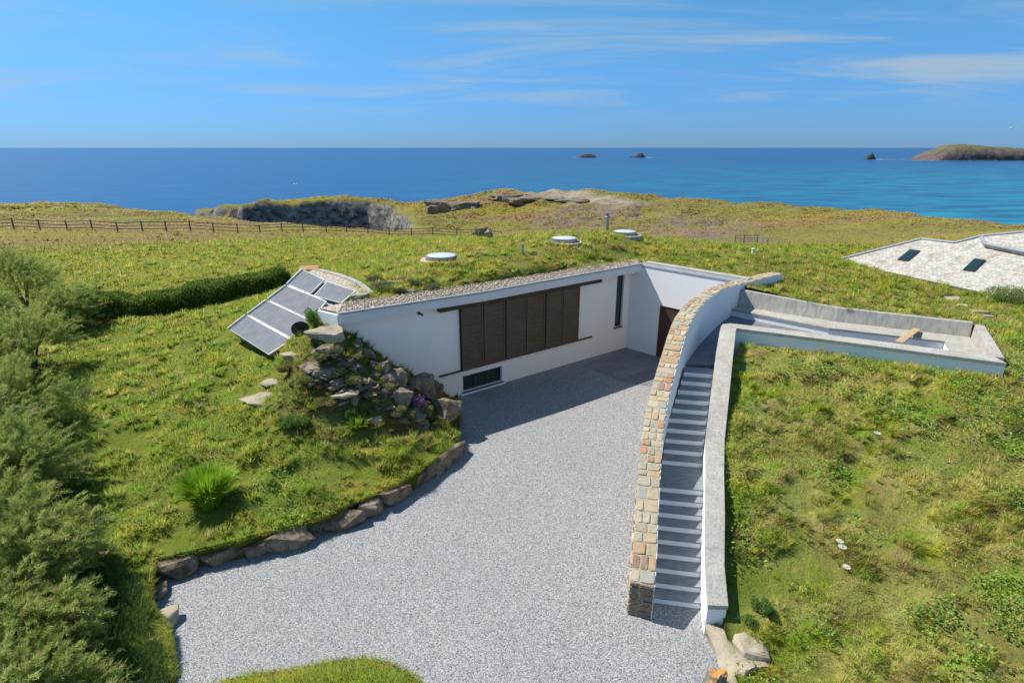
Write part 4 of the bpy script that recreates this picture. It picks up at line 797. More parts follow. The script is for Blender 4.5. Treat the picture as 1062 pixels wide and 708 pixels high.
# ------------------------------------------------------------------ rooflights, flue, vents
def gat(u, v, lift=0.0):               # survey: where the sight line meets the ground
    d = ray(u, v); t = np.arange(6, 240, .25); X_ = d[0] * t; Y_ = d[1] * t; Z_ = CAMH + d[2] * t; g_ = hgt(X_, Y_) + lift; k = int(np.argmax(Z_ < g_)); a, b = t[max(k - 1, 0)], t[k]
    for _ in range(12):
        m_ = (a + b) / 2
        if CAMH + d[2] * m_ < hgt(np.array([d[0] * m_]), np.array([d[1] * m_]))[0] + lift: b = m_
        else: a = m_
    return np.array((d[0] * b, d[1] * b, CAMH + d[2] * b - lift))
def skylight(u, v, z, rad, lab, tilt=.0):
    p = at(u, v, z); p[2] = ground_z(p[0], p[1]) + .10; e = empty('skylight', tuple(p - np.array((0, 0, .25))), lab, 'skylight', 'round skylights on the grass roof')
    ang = np.linspace(0, 2 * math.pi, 40, endpoint=False); ring = lambda r_, h: [(p[0] + math.cos(a) * r_, p[1] + math.sin(a) * r_, p[2] + h) for a in ang]
    MB().loft([ring(rad + .30, -.4), ring(rad + .24, -.12), ring(rad + .02, -.10), ring(rad, -.3)], caps=False).build('gravel_ring', M['pebble'], e)
    MB().loft([ring(rad - .03, -.32), ring(rad - .01, .02), ring(rad, .06), ring(rad - .05, .07), ring(rad - .07, -.3)], caps=False).build('curb', M['galv'], e)
    rows = [ring((rad - .055) * math.cos(t2), .055 + .05 * math.sin(t2)) for t2 in np.linspace(0, math.pi / 2 - .05, 6)]; MB().loft(rows).build('dome', M['dome'], e, smooth=True)
skylight(458, 266.5, 4.82, .72, 'round pale skylight nearest the solar panels, with a pebble ring')
skylight(585, 249.8, 5.12, .66, 'round pale skylight between the two others on the roof')
skylight(648, 242.2, 5.12, .64, 'round pale skylight right of the tall metal flue')
p = at(629.5, 236.5, 5.05); p[2] = ground_z(p[0], p[1]); fz = float(p[2]); fl = empty('flue', tuple(p), 'tall grey metal flue pipe with a cap standing on the grass roof', 'flue pipe')
MB().tube([(p[0], p[1], fz - .2), (p[0], p[1], fz + 1.0)], .10, 14).build('pipe', M['galv'], fl, smooth=False)
MB().tube([(p[0], p[1], fz + 1.0), (p[0], p[1], fz + 1.04), (p[0], p[1], fz + 1.06), (p[0], p[1], fz + 1.20)], [.15, .15, .12, .12], 14).build('cowl', M['galv'], fl); MB().tube([(p[0], p[1], fz + 1.25), (p[0], p[1], fz + 1.30)], .17, 14).tube([(p[0], p[1], fz + 1.2), (p[0], p[1], fz + 1.25)], .03, 6).build('cap', M['flash'], fl)
MB().tube([(p[0], p[1], fz - .1), (p[0], p[1], fz + .05)], [.17, .13], 14).build('collar', M['alu'], fl)
def vent(u, v, lab, h=.42, mat='galv', r_=.055):
    p = gat(u, v); z = p[2]; e = empty('vent_pipe', (p[0], p[1], z), lab, 'vent pipe')
    MB().tube([(p[0], p[1], z - .1), (p[0], p[1], z + h)], r_, 10).build('pipe', M[mat], e); MB().tube([(p[0], p[1], z + h + .002), (p[0], p[1], z + h + .05)], [r_ * 1.4, r_ * 1.2], 10).build('cap', M[mat], e)
vent(542, 263.5, 'short grey vent pipe alone between two skylights')
vent(780.5, 264, 'small pale vent pipe in the grass below the little gate fence', .28, 'alu', .07)

# ------------------------------------------------------------------ fences
def fence(name, pts, lab, nr=3, h=1.15, brace=False, dense=None):
    e = empty(name, tuple(pts[0]), lab, 'fence')
    for i, p in enumerate(pts): MB().box((p[0] - .05, p[1] - .05, p[2] - .3), (p[0] + .05, p[1] + .05, p[2] + h)).build('post', M['fence'], e)
    for k in range(nr):
        z = .30 + k * (h - .42) / (nr - 1); mb = MB()
        for a, b in zip(pts, pts[1:]): mb.bar((a[0], a[1] - .08, a[2] + z), (b[0], b[1] - .08, b[2] + z), .03, .075)
        mb.build('rail', M['fence'], e)
    if brace: MB().bar((pts[-1][0], pts[-1][1] - .11, pts[-1][2] + h - .1), (pts[-2][0], pts[-2][1] - .11, pts[-2][2] + .1), .03, .08).build('brace', M['fence'], e)
fp = []
for u, v in [(-60, 238), (-35, 238), (-10, 238.2), (15, 238.3), (42, 238.5), (70, 238.5), (96, 239), (122, 239.4), (148, 239.8), (173, 240.4), (198, 240.8), (222, 241.4), (247, 242), (270, 242.3), (293, 242.8), (315, 243.2), (339, 243.7), (360, 244.6), (382, 245.8), (404, 246), (427, 246.3), (449, 246.6), (474, 247.2), (497, 247.6), (520, 247)]:
    z = float(np.interp(u, [-60, 15, 170, 339, 521], [1.5, 1.5, .9, -.4, -1.8])); p = at(u, v, z); p[2] = ground_z(p[0], p[1]); fp.append(p)
fence('timber_fence', fp, 'long low timber rail fence crossing the field towards the cliffs', nr=3, h=1.1)
fp = [at(u, v, z) for u, v, z in ((762, 252.5, -2.4), (771, 253, -2.3), (785, 253.5, -2.2), (795, 259, -1.9), (806, 262, -1.8), (817, 262.5, -1.6))]
for p in fp: p[2] = ground_z(p[0], p[1])
fence('timber_fence', fp, 'short weathered fence with a diagonal brace, at the foot of the far slope', nr=4, h=1.15, brace=True)
# ------------------------------------------------------------------ rocks
def rock_mesh(sx, sy, sz, seed, flat=.5, sub=2, rough=.06):
    rnd = random.Random(seed); bm = bmesh.new()
    for _ in range(18):
        a = rnd.random() * 6.283; h = rnd.uniform(-1, 1); r_ = math.sqrt(max(0, 1 - abs(h) ** 3)) * rnd.uniform(.82, 1.05)
        bm.verts.new((math.cos(a) * r_, math.sin(a) * r_, max(-1, min(flat, h)) + rnd.uniform(-.06, .06)))
    res = bmesh.ops.convex_hull(bm, input=bm.verts); junk = [v for v in bm.verts if not v.link_faces]; bmesh.ops.delete(bm, geom=junk, context='VERTS')
    bmesh.ops.dissolve_limit(bm, angle_limit=R(14), verts=bm.verts, edges=bm.edges); bmesh.ops.triangulate(bm, faces=bm.faces)
    bmesh.ops.subdivide_edges(bm, edges=bm.edges, cuts=sub, use_grid_fill=True)
    from mathutils import noise as mn
    for v in bm.verts:
        p = v.co * 1.6 + Vector((seed * 3.1, seed * 1.7, 0)); n = mn.noise(p) * rough * 1.8 + mn.noise(p * 3.1) * rough; l = mn.noise(Vector((0, 0, v.co.z * 5 + seed))) * rough
        v.co += v.co.normalized() * (n + l); v.co = Vector((v.co.x * sx, v.co.y * sy, v.co.z * sz))
    return bm
def rock(p, sx, sy, sz, rz, seed, name='rock', mat='rock', flat=.5, tilt=(0, 0), parent=None, sub=2, rough=.06):
    bm = rock_mesh(sx, sy, sz, seed, flat, sub, rough); me = bpy.data.meshes.new(name); bm.to_mesh(me); bm.free(); me.materials.append(M[mat]); o = bpy.data.objects.new(name, me); COL.objects.link(o)
    o.location = tuple(p); o.rotation_euler = (tilt[0], tilt[1], rz)
    return o
kr = [(160, 204, 597, .36), (205, 254, 583, .34), (252, 282, 574, .30), (278, 320, 569, .42), (322, 334, 553, .26), (329, 376, 547, .38), (374, 397, 534, .36), (391, 430, 522, .42), (424, 456, 502, .38), (450, 479, 481, .44)]
klab = ['dark slab rock at the far left end of the drive edging', 'second rock from the left end of the drive edging, long and dark', 'low rock in the drive edging between two long slabs, left half', 'big humped rock in the drive edging straight below the green tuft side of the mound',
        'smallest pale rock wedged in the drive edging beside a mossy gap', 'split layered rock in the middle of the drive edging', 'blocky brown rock in the drive edging right of the layered one', 'pale topped slab rock in the drive edging, third from the house end',
        'rough rock in the drive edging, second from the house end', 'rounded pinkish brown rock at the house end of the drive edging']
for i, (u0, u1, v, h) in enumerate(kr):
    a = at(u0, v + (4 if i < 9 else 14), 0); b = at(u1, v - (5 if i < 8 else 14), 0); c = (a + b) / 2; L_ = np.linalg.norm(b - a) / 2 * 1.28; n = np.array((-(b - a)[1], (b - a)[0], 0)); n /= np.linalg.norm(n); c = c + n * .04; h *= 1.2
    tag(rock((c[0], c[1], h * .42), L_, .30, h * .85, math.atan2(b[1] - a[1], b[0] - a[0]), 11 + i, flat=.62, mat='rock', tilt=(random.uniform(-.08, .08), random.uniform(-.07, .07)), rough=.07), klab[i], 'rock', 'rocks edging the gravel drive')
c = at(178, 645, 0); tag(rock((c[0] - .05, c[1], .10), .24, .42, .26, .25, 41, mat='rock_pale'), 'pale layered rock at the left edge of the drive, below the corner', 'rock', 'rocks edging the gravel drive')
c = at(170, 616, 0); tag(rock((c[0] - .1, c[1], .06), .2, .30, .24, .1, 42), 'half buried dark rock at the left corner of the drive', 'rock', 'rocks edging the gravel drive')
# rock pile of the mound: (u0,u1,v0,v1, pale?, label)
pile = [(316, 358, 335, 353, 1, 'large pale flat capstone on top of the mound by the house corner'), (291, 316, 361, 373, 1, 'pale broken rock left of the pile, below the solar panels'), (271, 298, 389, 399, 1, 'white flat rock lying alone in the grass left of the pile'),
        (250, 290, 411, 419, 1, 'long thin pale slab low in the grass, lowest on the left'), (309, 326, 375, 388, 0, 'small dark rock at the upper left of the pile'), (324, 350, 381, 394, 0, 'rusty orange brown rock in the middle of the pile'),
        (340, 373, 401, 413, 1, 'pale tilted slab in the lower middle of the pile'), (346, 362, 414, 420, 1, 'little pale slab just under the tilted slab'), (378, 396, 427, 440, 1, 'pale pointed rock beside the bright green fern'), (344, 368, 369, 381, 0, 'flat grey rock under the scrub, upper middle of the pile'),
        (357, 377, 350, 365, 0, 'dark rock touching the house wall just right of the capstone'), (369, 390, 359, 376, 0, 'dark blocky rock against the wall, second down from the capstone'), (379, 400, 370, 391, 0, 'upright dark rock against the wall, third down from the capstone'),
        (391, 408, 371, 395, 0, 'tall narrow rock against the wall, fourth down from the capstone'), (399, 420, 385, 406, 0, 'grey angular rock against the wall beside the biggest boulder'), (417, 452, 386, 414, 0, 'biggest brown boulder against the wall above the purple flowers'),
        (444, 460, 394, 418, 0, 'brown boulder side stone close to the wall foot'), (448, 475, 414, 441, 0, 'rounded brown boulder at the foot of the pile by the gravel'), (359, 380, 386, 400, 0, 'grey stone right of the rusty rock'), (330, 354, 393, 400, 0, 'thin dark flat stone under the rusty rock'),
        (375, 392, 390, 406, 0, 'shadowed stone in the hollow of the pile'), (406, 427, 404, 424, 0, 'mossy brown rock left of the purple flowers'), (469, 478, 421, 431, 1, 'small white stone where the pile meets the gravel'), (358, 374, 401, 424, 0, 'dark stone right of the pale tilted slab')]
for i, (u0, u1, v0, v1, pale, lab) in enumerate(pile):
    um, vm = (u0 + u1) / 2, v0 * .35 + v1 * .65; p = gat(um, vm); dep = p[1] * math.cos(PITCH) + (CAMH - p[2]) * math.sin(PITCH); k = dep / FPX; w = (u1 - u0) * k / 2 * (1.2 if pale else 1.35 if u0 > 395 else 1.08); h = (v1 - v0) * k * (.68 if u0 > 395 else .55)
    fl = pale or i in (9, 19); hh = h * (.8 if fl else 1.1)
    p[2] += hh * (.25 if not pale else .22)
    if i == 0: p = np.array((-6.05, 17.6, 3.78)); hh = .34; w = .70
    tag(rock(p, w, w * (.62 if fl else .8), hh, random.uniform(-.3, .5) , 60 + i, mat='rock_pale' if pale else 'rock', flat=.35 if fl else .7, tilt=(random.uniform(-.05, .2), random.uniform(-.12, .12)), rough=.09), lab, 'rock', 'rocks of the pile against the house')
rg_ = random.Random(77)
for i in range(90):
    u = rg_.uniform(318, 440); v = 350 + (u - 318) * .52 + rg_.uniform(0, 46) * (1 - .3 * (u - 318) / 122); p = gat(u, v); s_ = rg_.uniform(.12, .30); o = rock((p[0], p[1], p[2] + s_ * .08), s_ * 1.4, s_, s_ * rg_.uniform(.3, .55), rg_.uniform(0, 3), 700 + i, flat=rg_.choice((.4, .8)), rough=.1, sub=1, name='rubble_stone')
    tag(o, 'small dark rubble stone wedged among the larger rocks of the pile by the house wall', 'stone', 'rubble stones in the rock pile')
# more rocks: roof edge, right meadow, foot of the white wall
def grock(u, v, w, d, h, rz, seed, lab, mat='rock', flat=.4, grp=None, sink=.25):
    p = gat(u, v); p[2] += h * (.5 - sink) - h * .1; return tag(rock(p, w, d, h, rz, seed, mat=mat, flat=flat), lab, 'rock', grp)
grock(376, 308, .55, .34, .30, .9, 201, 'pale grey slab rock at the end of the curved kerb on the roof', 'rock_pale')
grock(411, 293.5, .55, .28, .14, .2, 202, 'brown flat rock among scrub on the roof edge, left one'); grock(424, 302, .45, .2, .12, .3, 203, 'brown flat rock among scrub on the roof edge, right one')
grock(989, 312, .42, .34, .22, -.2, 205, 'grey square rock in the meadow in front of the stone roof', 'rock_pale', sink=.05); grock(1010, 323.5, .55, .2, .14, -.4, 206, 'long low pale rock behind the terrace end', 'rock_pale'); grock(1000, 318, .3, .2, .15, .1, 207, 'small pale rock between two others behind the terrace end', 'rock_pale'); grock(1024, 329, .3, .15, .12, -.3, 208, 'flat rock farthest right behind the terrace', 'rock_pale')
p = at(752, 672, .25); tag(rock((p[0] + .10, p[1] + .02, .12), .60, .80, .40, .35, 221, mat='rock_pale', flat=.45, sub=3, rough=.05), 'large flat tan boulder at the foot of the white wall', 'rock', 'boulders at the foot of the white wall')
p = at(772, 664, .3); tag(rock((p[0] + .12, p[1], .22), .38, .6, .38, -.35, 222, mat='rock_pale', flat=.5, sub=3), 'tan boulder just right of the large flat one, half in the grass', 'rock', 'boulders at the foot of the white wall')
p = at(772, 702, .2); tag(rock((p[0], p[1], .0), .45, .3, .26, .1, 223, mat='rock_pale', flat=.4, sub=3), 'boulder at the bottom edge right of the lichened rock', 'rock', 'boulders at the foot of the white wall')
p = at(762, 636, .45); tag(rock((p[0], p[1], .40), .13, .2, .16, .2, 224, mat='rock_pale'), 'small pale stone wedged between white wall and grass', 'rock', 'boulders at the foot of the white wall')
p = at(757, 648, .3); tag(rock((p[0] - .02, p[1], .22), .12, .14, .14, .9, 225, mat='rock_pale'), 'small stone just above the large flat boulder', 'rock', 'boulders at the foot of the white wall')
# lichened rock at the very bottom
p = at(741, 697, .42); tag(rock((p[0], p[1], .16), .27, .2, .42, .1, 231, mat='lichen', flat=.62, sub=3, rough=.05), 'upright rock with bright orange lichen on top at the bottom edge of the drive', 'rock', 'boulders at the foot of the white wall')
# far outcrops on the headland
fo = [(468, 216, -6, 9, 4, 3.4, 'dark cliff outcrop on the headland left of centre'), (455, 219, -6.5, 5, 3, 2.8, 'small dark outcrop just left of the dark cliff outcrop'), (522, 205, -3, 6, 3, 2.0, 'grey rocky outcrop under the top of the headland'), (545, 207, -3.6, 7, 3, 1.6, 'broken grey rocks below the sandy headland top'), (600, 206.5, -3.4, 7, 3, 1.3, 'low grey rocks beside the sandy scar'),
      (575, 205, -3.2, 5, 3, 1.2, 'small rocks at the left end of the sandy scar')]
for i, (u, v, z, a, b, h, lab) in enumerate(fo):
    p = gat(u, v + 2); tag(rock((p[0], p[1], p[2]), a * .8, b, h, random.uniform(-.2, .2), 300 + i, name='rock_outcrop', flat=.6, sub=3, rough=.16), lab, 'outcrop', 'rock outcrops on the headland')
for i, (u, v, s_, lab) in enumerate(((492, 246, 1.1, 'brown rock standing behind the end of the long fence, left one'), (499, 247, 1.3, 'tallest brown rock behind the end of the long fence'), (506, 248, .9, 'brown rock behind the end of the long fence, right one'))):
    p = gat(u, v); tag(rock((p[0], p[1] + .8, p[2] + .2), s_ * .45, s_ * .35, s_ * .5, i, 330 + i, flat=.8), lab, 'rock', 'brown rocks behind the fence end')

# ------------------------------------------------------------------ plants
def tri_mesh(name, base, d, side, L, w, col, parent=None, mat='leaf', k=.6, two=True):
    """slender leaves: base points, directions, side vectors"""
    tip = base + d * L[:, None]
    V = np.stack([base - side * w[:, None] / 2, base + side * w[:, None] / 2, tip], 1).reshape(-1, 3)
    V = face_up(V); o = raw_mesh(name, V, np.arange(len(V)).reshape(-1, 3), M[mat], parent=parent, col=np.repeat(col, 3, 0)); return o
def unit(v): return v / np.maximum(1e-6, np.linalg.norm(v, axis=1)[:, None])
def tamarisk(c, rx, ry, h, seed, lab, nb=420, per=52):
    rg = np.random.default_rng(seed); z0 = ground_z(c[0], c[1]); e = empty('tamarisk_shrub', (c[0], c[1], z0), lab, 'shrub', 'feathery tamarisk shrubs along the left side')
    mb = MB()
    for i in range(9):
        a = rg.random() * 6.28; q_ = [np.array((c[0], c[1], z0 - .2)), np.array((c[0] + math.cos(a) * rx * .25, c[1] + math.sin(a) * ry * .25, z0 + h * .4)), np.array((c[0] + math.cos(a) * rx * .65, c[1] + math.sin(a) * ry * .65, z0 + h * (.65 + .3 * rg.random())))]
        mb.tube(q_, [.05, .03, .008], 6)
    mb.build('branches', M['bark'], e)
    # lumps -> branchlets -> needles
    nl = 26; la = rg.random(nl) * 6.28; lr = np.sqrt(rg.random(nl)) * .85; lc = np.column_stack([c[0] + np.cos(la) * lr * rx, c[1] + np.sin(la) * lr * ry, z0 + h * (.92 - .55 * lr ** 2) * (.55 + .5 * rg.random(nl))])
    i = rg.integers(0, nl, nb); s0 = lc[i] + rg.normal(size=(nb, 3)) * np.array((rx * .17, ry * .17, h * .13)); s0[:, 2] = np.maximum(s0[:, 2], z0 + .1)
    out_ = unit(s0 - np.array((c[0], c[1], z0 + h * .25)) + rg.normal(size=(nb, 3)) * .35); d0 = unit(out_ + np.array((.35, -.1, .9))); ln = .28 + .38 * rg.random(nb)
    j = np.repeat(np.arange(nb), per); t_ = rg.random(nb * per); dr_ = np.array((.12, -.05, -.32)) * (t_ ** 2)[:, None]; P = s0[j] + d0[j] * (t_ * ln[j])[:, None] + dr_ * ln[j][:, None] + rg.normal(size=(nb * per, 3)) * .018
    d = unit(d0[j] * .9 + rg.normal(size=(nb * per, 3)) * .5 + dr_); sd_ = unit(np.cross(d, rg.normal(size=(nb * per, 3))))
    bc = np.array([(.36, .43, .10), (.46, .52, .15), (.27, .35, .085), (.48, .42, .20)])[rg.choice(4, nb, p=[.38, .38, .18, .06])]; col = bc[j] * (.75 + .5 * rg.random(nb * per))[:, None]
    tri_mesh('foliage', P, d, sd_, .07 + .07 * rg.random(nb * per), np.full(nb * per, .016), col, parent=e)
tm = [((22, 296), 1.7, 2.6, 'tamarisk shrub at the back end of the row, nearest the long field hedge'), ((66, 322), 1.1, 1.8, 'rounded tamarisk shrub touching the left end of the clipped hedge'), ((-30, 318), 1.6, 2.3, 'tamarisk shrub at the left picture edge, farthest back there'),
      ((26, 350), 1.45, 2.3, 'tamarisk shrub with dark shaded side, second from the back on the grass side'), ((-30, 372), 1.5, 2.2, 'tamarisk shrub at the left picture edge at the height of the solar panels'), ((10, 402), 1.3, 2.2, 'tamarisk shrub on the grass side, level with the rock pile'),
      ((-40, 436), 1.35, 2.1, 'tamarisk shrub at the left picture edge level with the purple flowers'), ((4, 462), 1.15, 2.0, 'tamarisk shrub on the grass side, straight left of the bright spiky plant'), ((-40, 508), 1.15, 2.0, 'tamarisk shrub at the left picture edge, just below the spiky plant'),
      ((12, 535), 1.05, 1.8, 'tamarisk shrub with bare grey twigs beside the shady grass'), ((-25, 590), 1.1, 1.8, 'tamarisk shrub at the left picture edge, level with the drive corner'), ((22, 612), .85, 1.2, 'low tamarisk shrub on the grass side near the drive corner'), ((-15, 672), .95, 1.5, 'tamarisk shrub in the bottom left corner'), ((34, 690), .70, .8, 'lowest tamarisk shrub at the bottom edge beside the long dark grass')]
for i, ((u, v), r_, h, lab) in enumerate(tm):
    p = at(u, v, 1.2 + h * .62); tamarisk((p[0], p[1]), r_, r_ * 1.05, h, 500 + i, lab, nb=900 if i > 5 else 760, per=60)
# bare twigs
mb = MB(); rg = random.Random(5)
p = at(88, 555, 1.2)
for i in range(14):
    a = rg.uniform(-.4, 2.4); l = rg.uniform(.5, 1.1); q_ = Vector((p[0] - .3, p[1] - .1, ground_z(p[0], p[1]))); m_ = q_ + Vector((math.cos(a) * l * .45, math.sin(a) * l * .3, l * .8)); t2 = m_ + Vector((math.cos(a + rg.uniform(-.4, .4)) * l * .4, math.sin(a) * l * .2, l * .3)); mb.tube([q_, m_, t2], [.012, .008, .003], 5)
o = mb.build('dead_branches', simple('dead_twigs', (.42, .38, .34), .9, .1)); tag(o, 'bare pale dead twigs sticking out beside the shrubs', 'twigs')
def hedge():
    pts = [(at(88, 326, 1.6)), (at(130, 323, 1.75)), (at(170, 318.5, 1.9)), (at(215, 311.5, 2.05)), (at(255, 304, 2.2)), (at(286, 299, 2.3)), (at(302, 296, 2.4))]
    s_, cc = resample([tuple(p) for p in pts], .25); g_ = hgt(cc[:, 0], cc[:, 1]) - .12 + .35 * (fbm(cc[:, 0] * .8, cc[:, 1] * .8, 3) - .5); tg = np.gradient(cc[:, :2], axis=0); tg /= np.linalg.norm(tg, axis=1)[:, None]; nrm = np.column_stack([-tg[:, 1], tg[:, 0]])
    e = empty('hedge', (cc[0][0], cc[0][1], g_[0]), 'dark green clipped hedge between the field and the solar panels', 'hedge'); W_, H_ = .70, .86; N = 60000; rg = np.random.default_rng(8); t_ = rg.random(N) * (len(cc) - 1.01); i = t_.astype(int); f = (t_ - i)[:, None]
    C0 = cc[i, :2] * (1 - f) + cc[i + 1, :2] * f; G0 = g_[i] * (1 - f[:, 0]) + g_[i + 1] * f[:, 0]; th = rg.random(N) * np.pi; k = np.minimum(1, .45 + 1.1 * np.minimum(t_, len(cc) - 1 - t_) / 3.5) * (.82 + .34 * rg.random(N) ** 2) * (.85 + .35 * fbm(C0[:, 0] * 1.3, C0[:, 1] * 1.3 + th * .9, 3)); cx_ = np.cos(th); cz_ = np.sin(th)
    cx_ = np.sign(cx_) * np.abs(cx_) ** .6; cz_ = np.abs(cz_) ** .6; P = np.column_stack([C0 + nrm[i] * (cx_ * W_ * k)[:, None], G0 + cz_ * H_ * k])
    d = unit(np.column_stack([nrm[i] * cx_[:, None], cz_]) + rg.normal(size=(N, 3)) * .7); sd_ = unit(np.cross(d, rg.normal(size=(N, 3)))); col = np.array([(.12, .19, .03), (.18, .26, .04), (.28, .36, .07)])[rg.choice(3, N, p=[.45, .35, .2])] * (.7 + .6 * rg.random(N))[:, None]
    tri_mesh('foliage', P, d, sd_, .07 + .08 * rg.random(N), .045 + .04 * rg.random(N), col, parent=e)
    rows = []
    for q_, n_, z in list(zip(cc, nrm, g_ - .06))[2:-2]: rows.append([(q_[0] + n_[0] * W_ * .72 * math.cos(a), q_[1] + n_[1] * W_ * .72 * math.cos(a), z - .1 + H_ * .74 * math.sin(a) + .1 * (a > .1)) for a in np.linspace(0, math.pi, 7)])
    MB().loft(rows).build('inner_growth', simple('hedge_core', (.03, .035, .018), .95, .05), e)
hedge()
def spiky(name, p, rad, h, n, lab, cat, cols, wd=.03, seed=1, up=.9, grp=None):
    rg = np.random.default_rng(seed); a = rg.random(n) * 6.283; rr_ = np.sqrt(rg.random(n)) * rad * .45; P = np.column_stack([p[0] + np.cos(a) * rr_, p[1] + np.sin(a) * rr_, np.full(n, p[2] - .03)]); ln = rg.random(n) * 1.0
    d = unit(np.column_stack([np.cos(a) * ln, np.sin(a) * ln, np.full(n, up)])); l = h * (.6 + .5 * rg.random(n)); sd_ = np.column_stack([-np.sin(a), np.cos(a), np.zeros(n)]); w = wd * (.6 + .6 * rg.random(n))
    mid = P + d * (l * .6)[:, None]; d2 = unit(d + np.column_stack([np.cos(a) * .6 * ln, np.sin(a) * .6 * ln, -.35 * ln])); tip = mid + d2 * (l * .45)[:, None]
    V = np.stack([P - sd_ * w[:, None] * .3, P + sd_ * w[:, None] * .3, mid + sd_ * w[:, None] / 2, mid - sd_ * w[:, None] / 2, tip], 1).reshape(-1, 3); b = np.arange(n)[:, None] * 5
    F = np.concatenate([b + np.array([0, 1, 2]), b + np.array([0, 2, 3]), b + np.array([3, 2, 4])]); col = np.array(cols)[rg.choice(len(cols), n)] * (.75 + .5 * rg.random(n))[:, None]
    o = raw_mesh(name, V - np.array(p), F, M['leaf'], col=np.repeat(col, 5, 0)); o.location = tuple(p); return tag(o, lab, cat, grp)
spiky('spiky_plant', gat(217, 522), .62, 1.0, 1900, 'bright green clump of upright strap leaves on the left slope', 'plant', [(.40, .58, .03), (.30, .50, .03), (.18, .34, .03)], .030, 1, 1.5)
spiky('fern', gat(370, 441), .4, .42, 160, 'yellow green fern below the rock pile', 'fern', [(.32, .46, .05), (.22, .34, .04)], .04, 2, .6)
def bush(name, p, rx, ry, h, lab, cat, cols, n=5000, leaf=.05, seed=3, grp=None, stems=True, mat='leaf'):
    rg = np.random.default_rng(seed); e = empty(name, tuple(p), lab, cat, grp); nl = 12; la = rg.random(nl) * 6.28; lr = np.sqrt(rg.random(nl)) * .7; lc = np.column_stack([np.cos(la) * lr * rx, np.sin(la) * lr * ry, h * (.25 + .5 * rg.random(nl))]); i = rg.integers(0, nl, n)
    v = unit(rg.normal(size=(n, 3))); P = lc[i] + v * np.array((rx, ry, h)) * .34 * (rg.random(n) ** .35)[:, None]; P[:, 2] = np.maximum(P[:, 2], .02); P += np.array(p); d = unit(v + rg.normal(size=(n, 3)) * .6 + np.array((0, 0, .4))); sd_ = unit(np.cross(d, rg.normal(size=(n, 3))))
    col = np.array(cols)[rg.choice(len(cols), n)] * (.75 + .5 * rg.random(n))[:, None]; tri_mesh('foliage', P, d, sd_, leaf * (.6 + .8 * rg.random(n)), leaf * .6 * (.6 + .8 * rg.random(n)), col, parent=e)
    if stems:
        mb = MB()
        for k in range(6): a = rg.random() * 6.28; mb.tube([tuple(p), (p[0] + math.cos(a) * rx * .3, p[1] + math.sin(a) * ry * .3, p[2] + h * .45)], [.02, .008], 5)
        mb.build('stems', M['bark'], e)
    return e
G3 = [(.14, .26, .05), (.20, .34, .06), (.10, .19, .04)]
p = on_plane(330, 325, (-6.9, 19.2, 0), (.6, -.8, 0)); p = np.array((-6.75, 18.75, ground_z(-6.75, 18.75) - .05)); bush('shrub', p, .42, .42, .62, 'small fresh green bush between solar panels and the house corner', 'shrub', G3, 3500, .05, 21)
for k, (u, v, r_, h, lab) in enumerate(((396, 300, .5, .34, 'grey green scrub clump nearest the pebbles, at the left end of the roof'), (388, 292, .4, .25, 'small scrub clump behind the first one at the left end of the roof'), (432, 296, .35, .25, 'scrub clump beside the right flat rock on the roof'), (450, 300, .45, .28, 'scrub clump on the roof edge above the left end of the shutter beam'), (413, 303, .35, .22, 'scrub clump just above the pebble margin, below the two flat rocks'))):
    bush('scrub_clump', gat(u, v), r_, r_ * .8, h, lab, 'shrub', [(.19, .20, .10), (.27, .27, .14), (.15, .17, .07)], 2200, .035, 30 + k, 'scrub clumps on the roof edge')
bush('shrub', gat(1042, 314), 1.15, .9, .75, 'low leafy green bush in front of the stone roofed house', 'shrub', [(.20, .28, .07), (.26, .32, .09)], 5000, .06, 41)
bush('shrub', gat(790, 632), .22, .25, .26, 'small round dark green bush right of the boulders', 'shrub', [(.12, .22, .05), (.17, .28, .06)], 2600, .03, 42)
bush('shrub', gat(778, 648), .16, .2, .2, 'very small green bush touching the flat boulder', 'shrub', [(.14, .24, .05), (.2, .3, .06)], 1500, .03, 43)
for k, (u, v, r_, h, lab) in enumerate(((300, 442, .35, .3, 'bright green herb clump on the slope left of the fern'), (316, 440, .3, .28, 'bright green herb clump touching the fern side of the slope'), (330, 358, .25, .2, 'mossy tuft under the capstone'), (364, 432, .2, .25, 'small leafy clump beside the pale pointed rock'), (424, 436, .25, .28, 'dark green clump under the purple flowers'), (346, 366, .4, .22, 'grey green scrub among the upper rocks of the pile'), (392, 417, .3, .22, 'olive scrub in the hollow of the rock pile'), (455, 440, .3, .2, 'low scrub at the foot of the pile near the gravel'))):
    bush('herb_clump', gat(u, v), r_, r_, h, lab, 'plant', G3 if k in (0, 1, 3) else [(.17, .18, .07), (.25, .25, .11), (.12, .16, .05)], 2200, .04, 50 + k, 'green clumps around the rock pile')
pf = gat(434, 424); pf[2] += .05; e = bush('flowering_plant', pf, .26, .2, .5, 'small clump of purple pink flowers among the dark rocks by the wall', 'flowers', [(.10, .15, .06), (.14, .18, .07)], 900, .04, 61)
rg = np.random.default_rng(3); n = 420; P = pf + rg.normal(size=(n, 3)) * np.array((.12, .10, .10)) + np.array((0, -.12, .28)); d = unit(rg.normal(size=(n, 3))); tri_mesh('petals', P, d, unit(np.cross(d, rg.normal(size=(n, 3)))), np.full(n, .04), np.full(n, .035), np.tile((.50, .20, .52), (n, 1)), parent=e)
bush('moss_tuft', (4.14, 9.02, .0), .24, .2, .32, 'mossy olive tuft against the end of the white wall', 'plant', [(.30, .30, .07), (.24, .22, .08), (.34, .38, .08)], 2600, .03, 71)
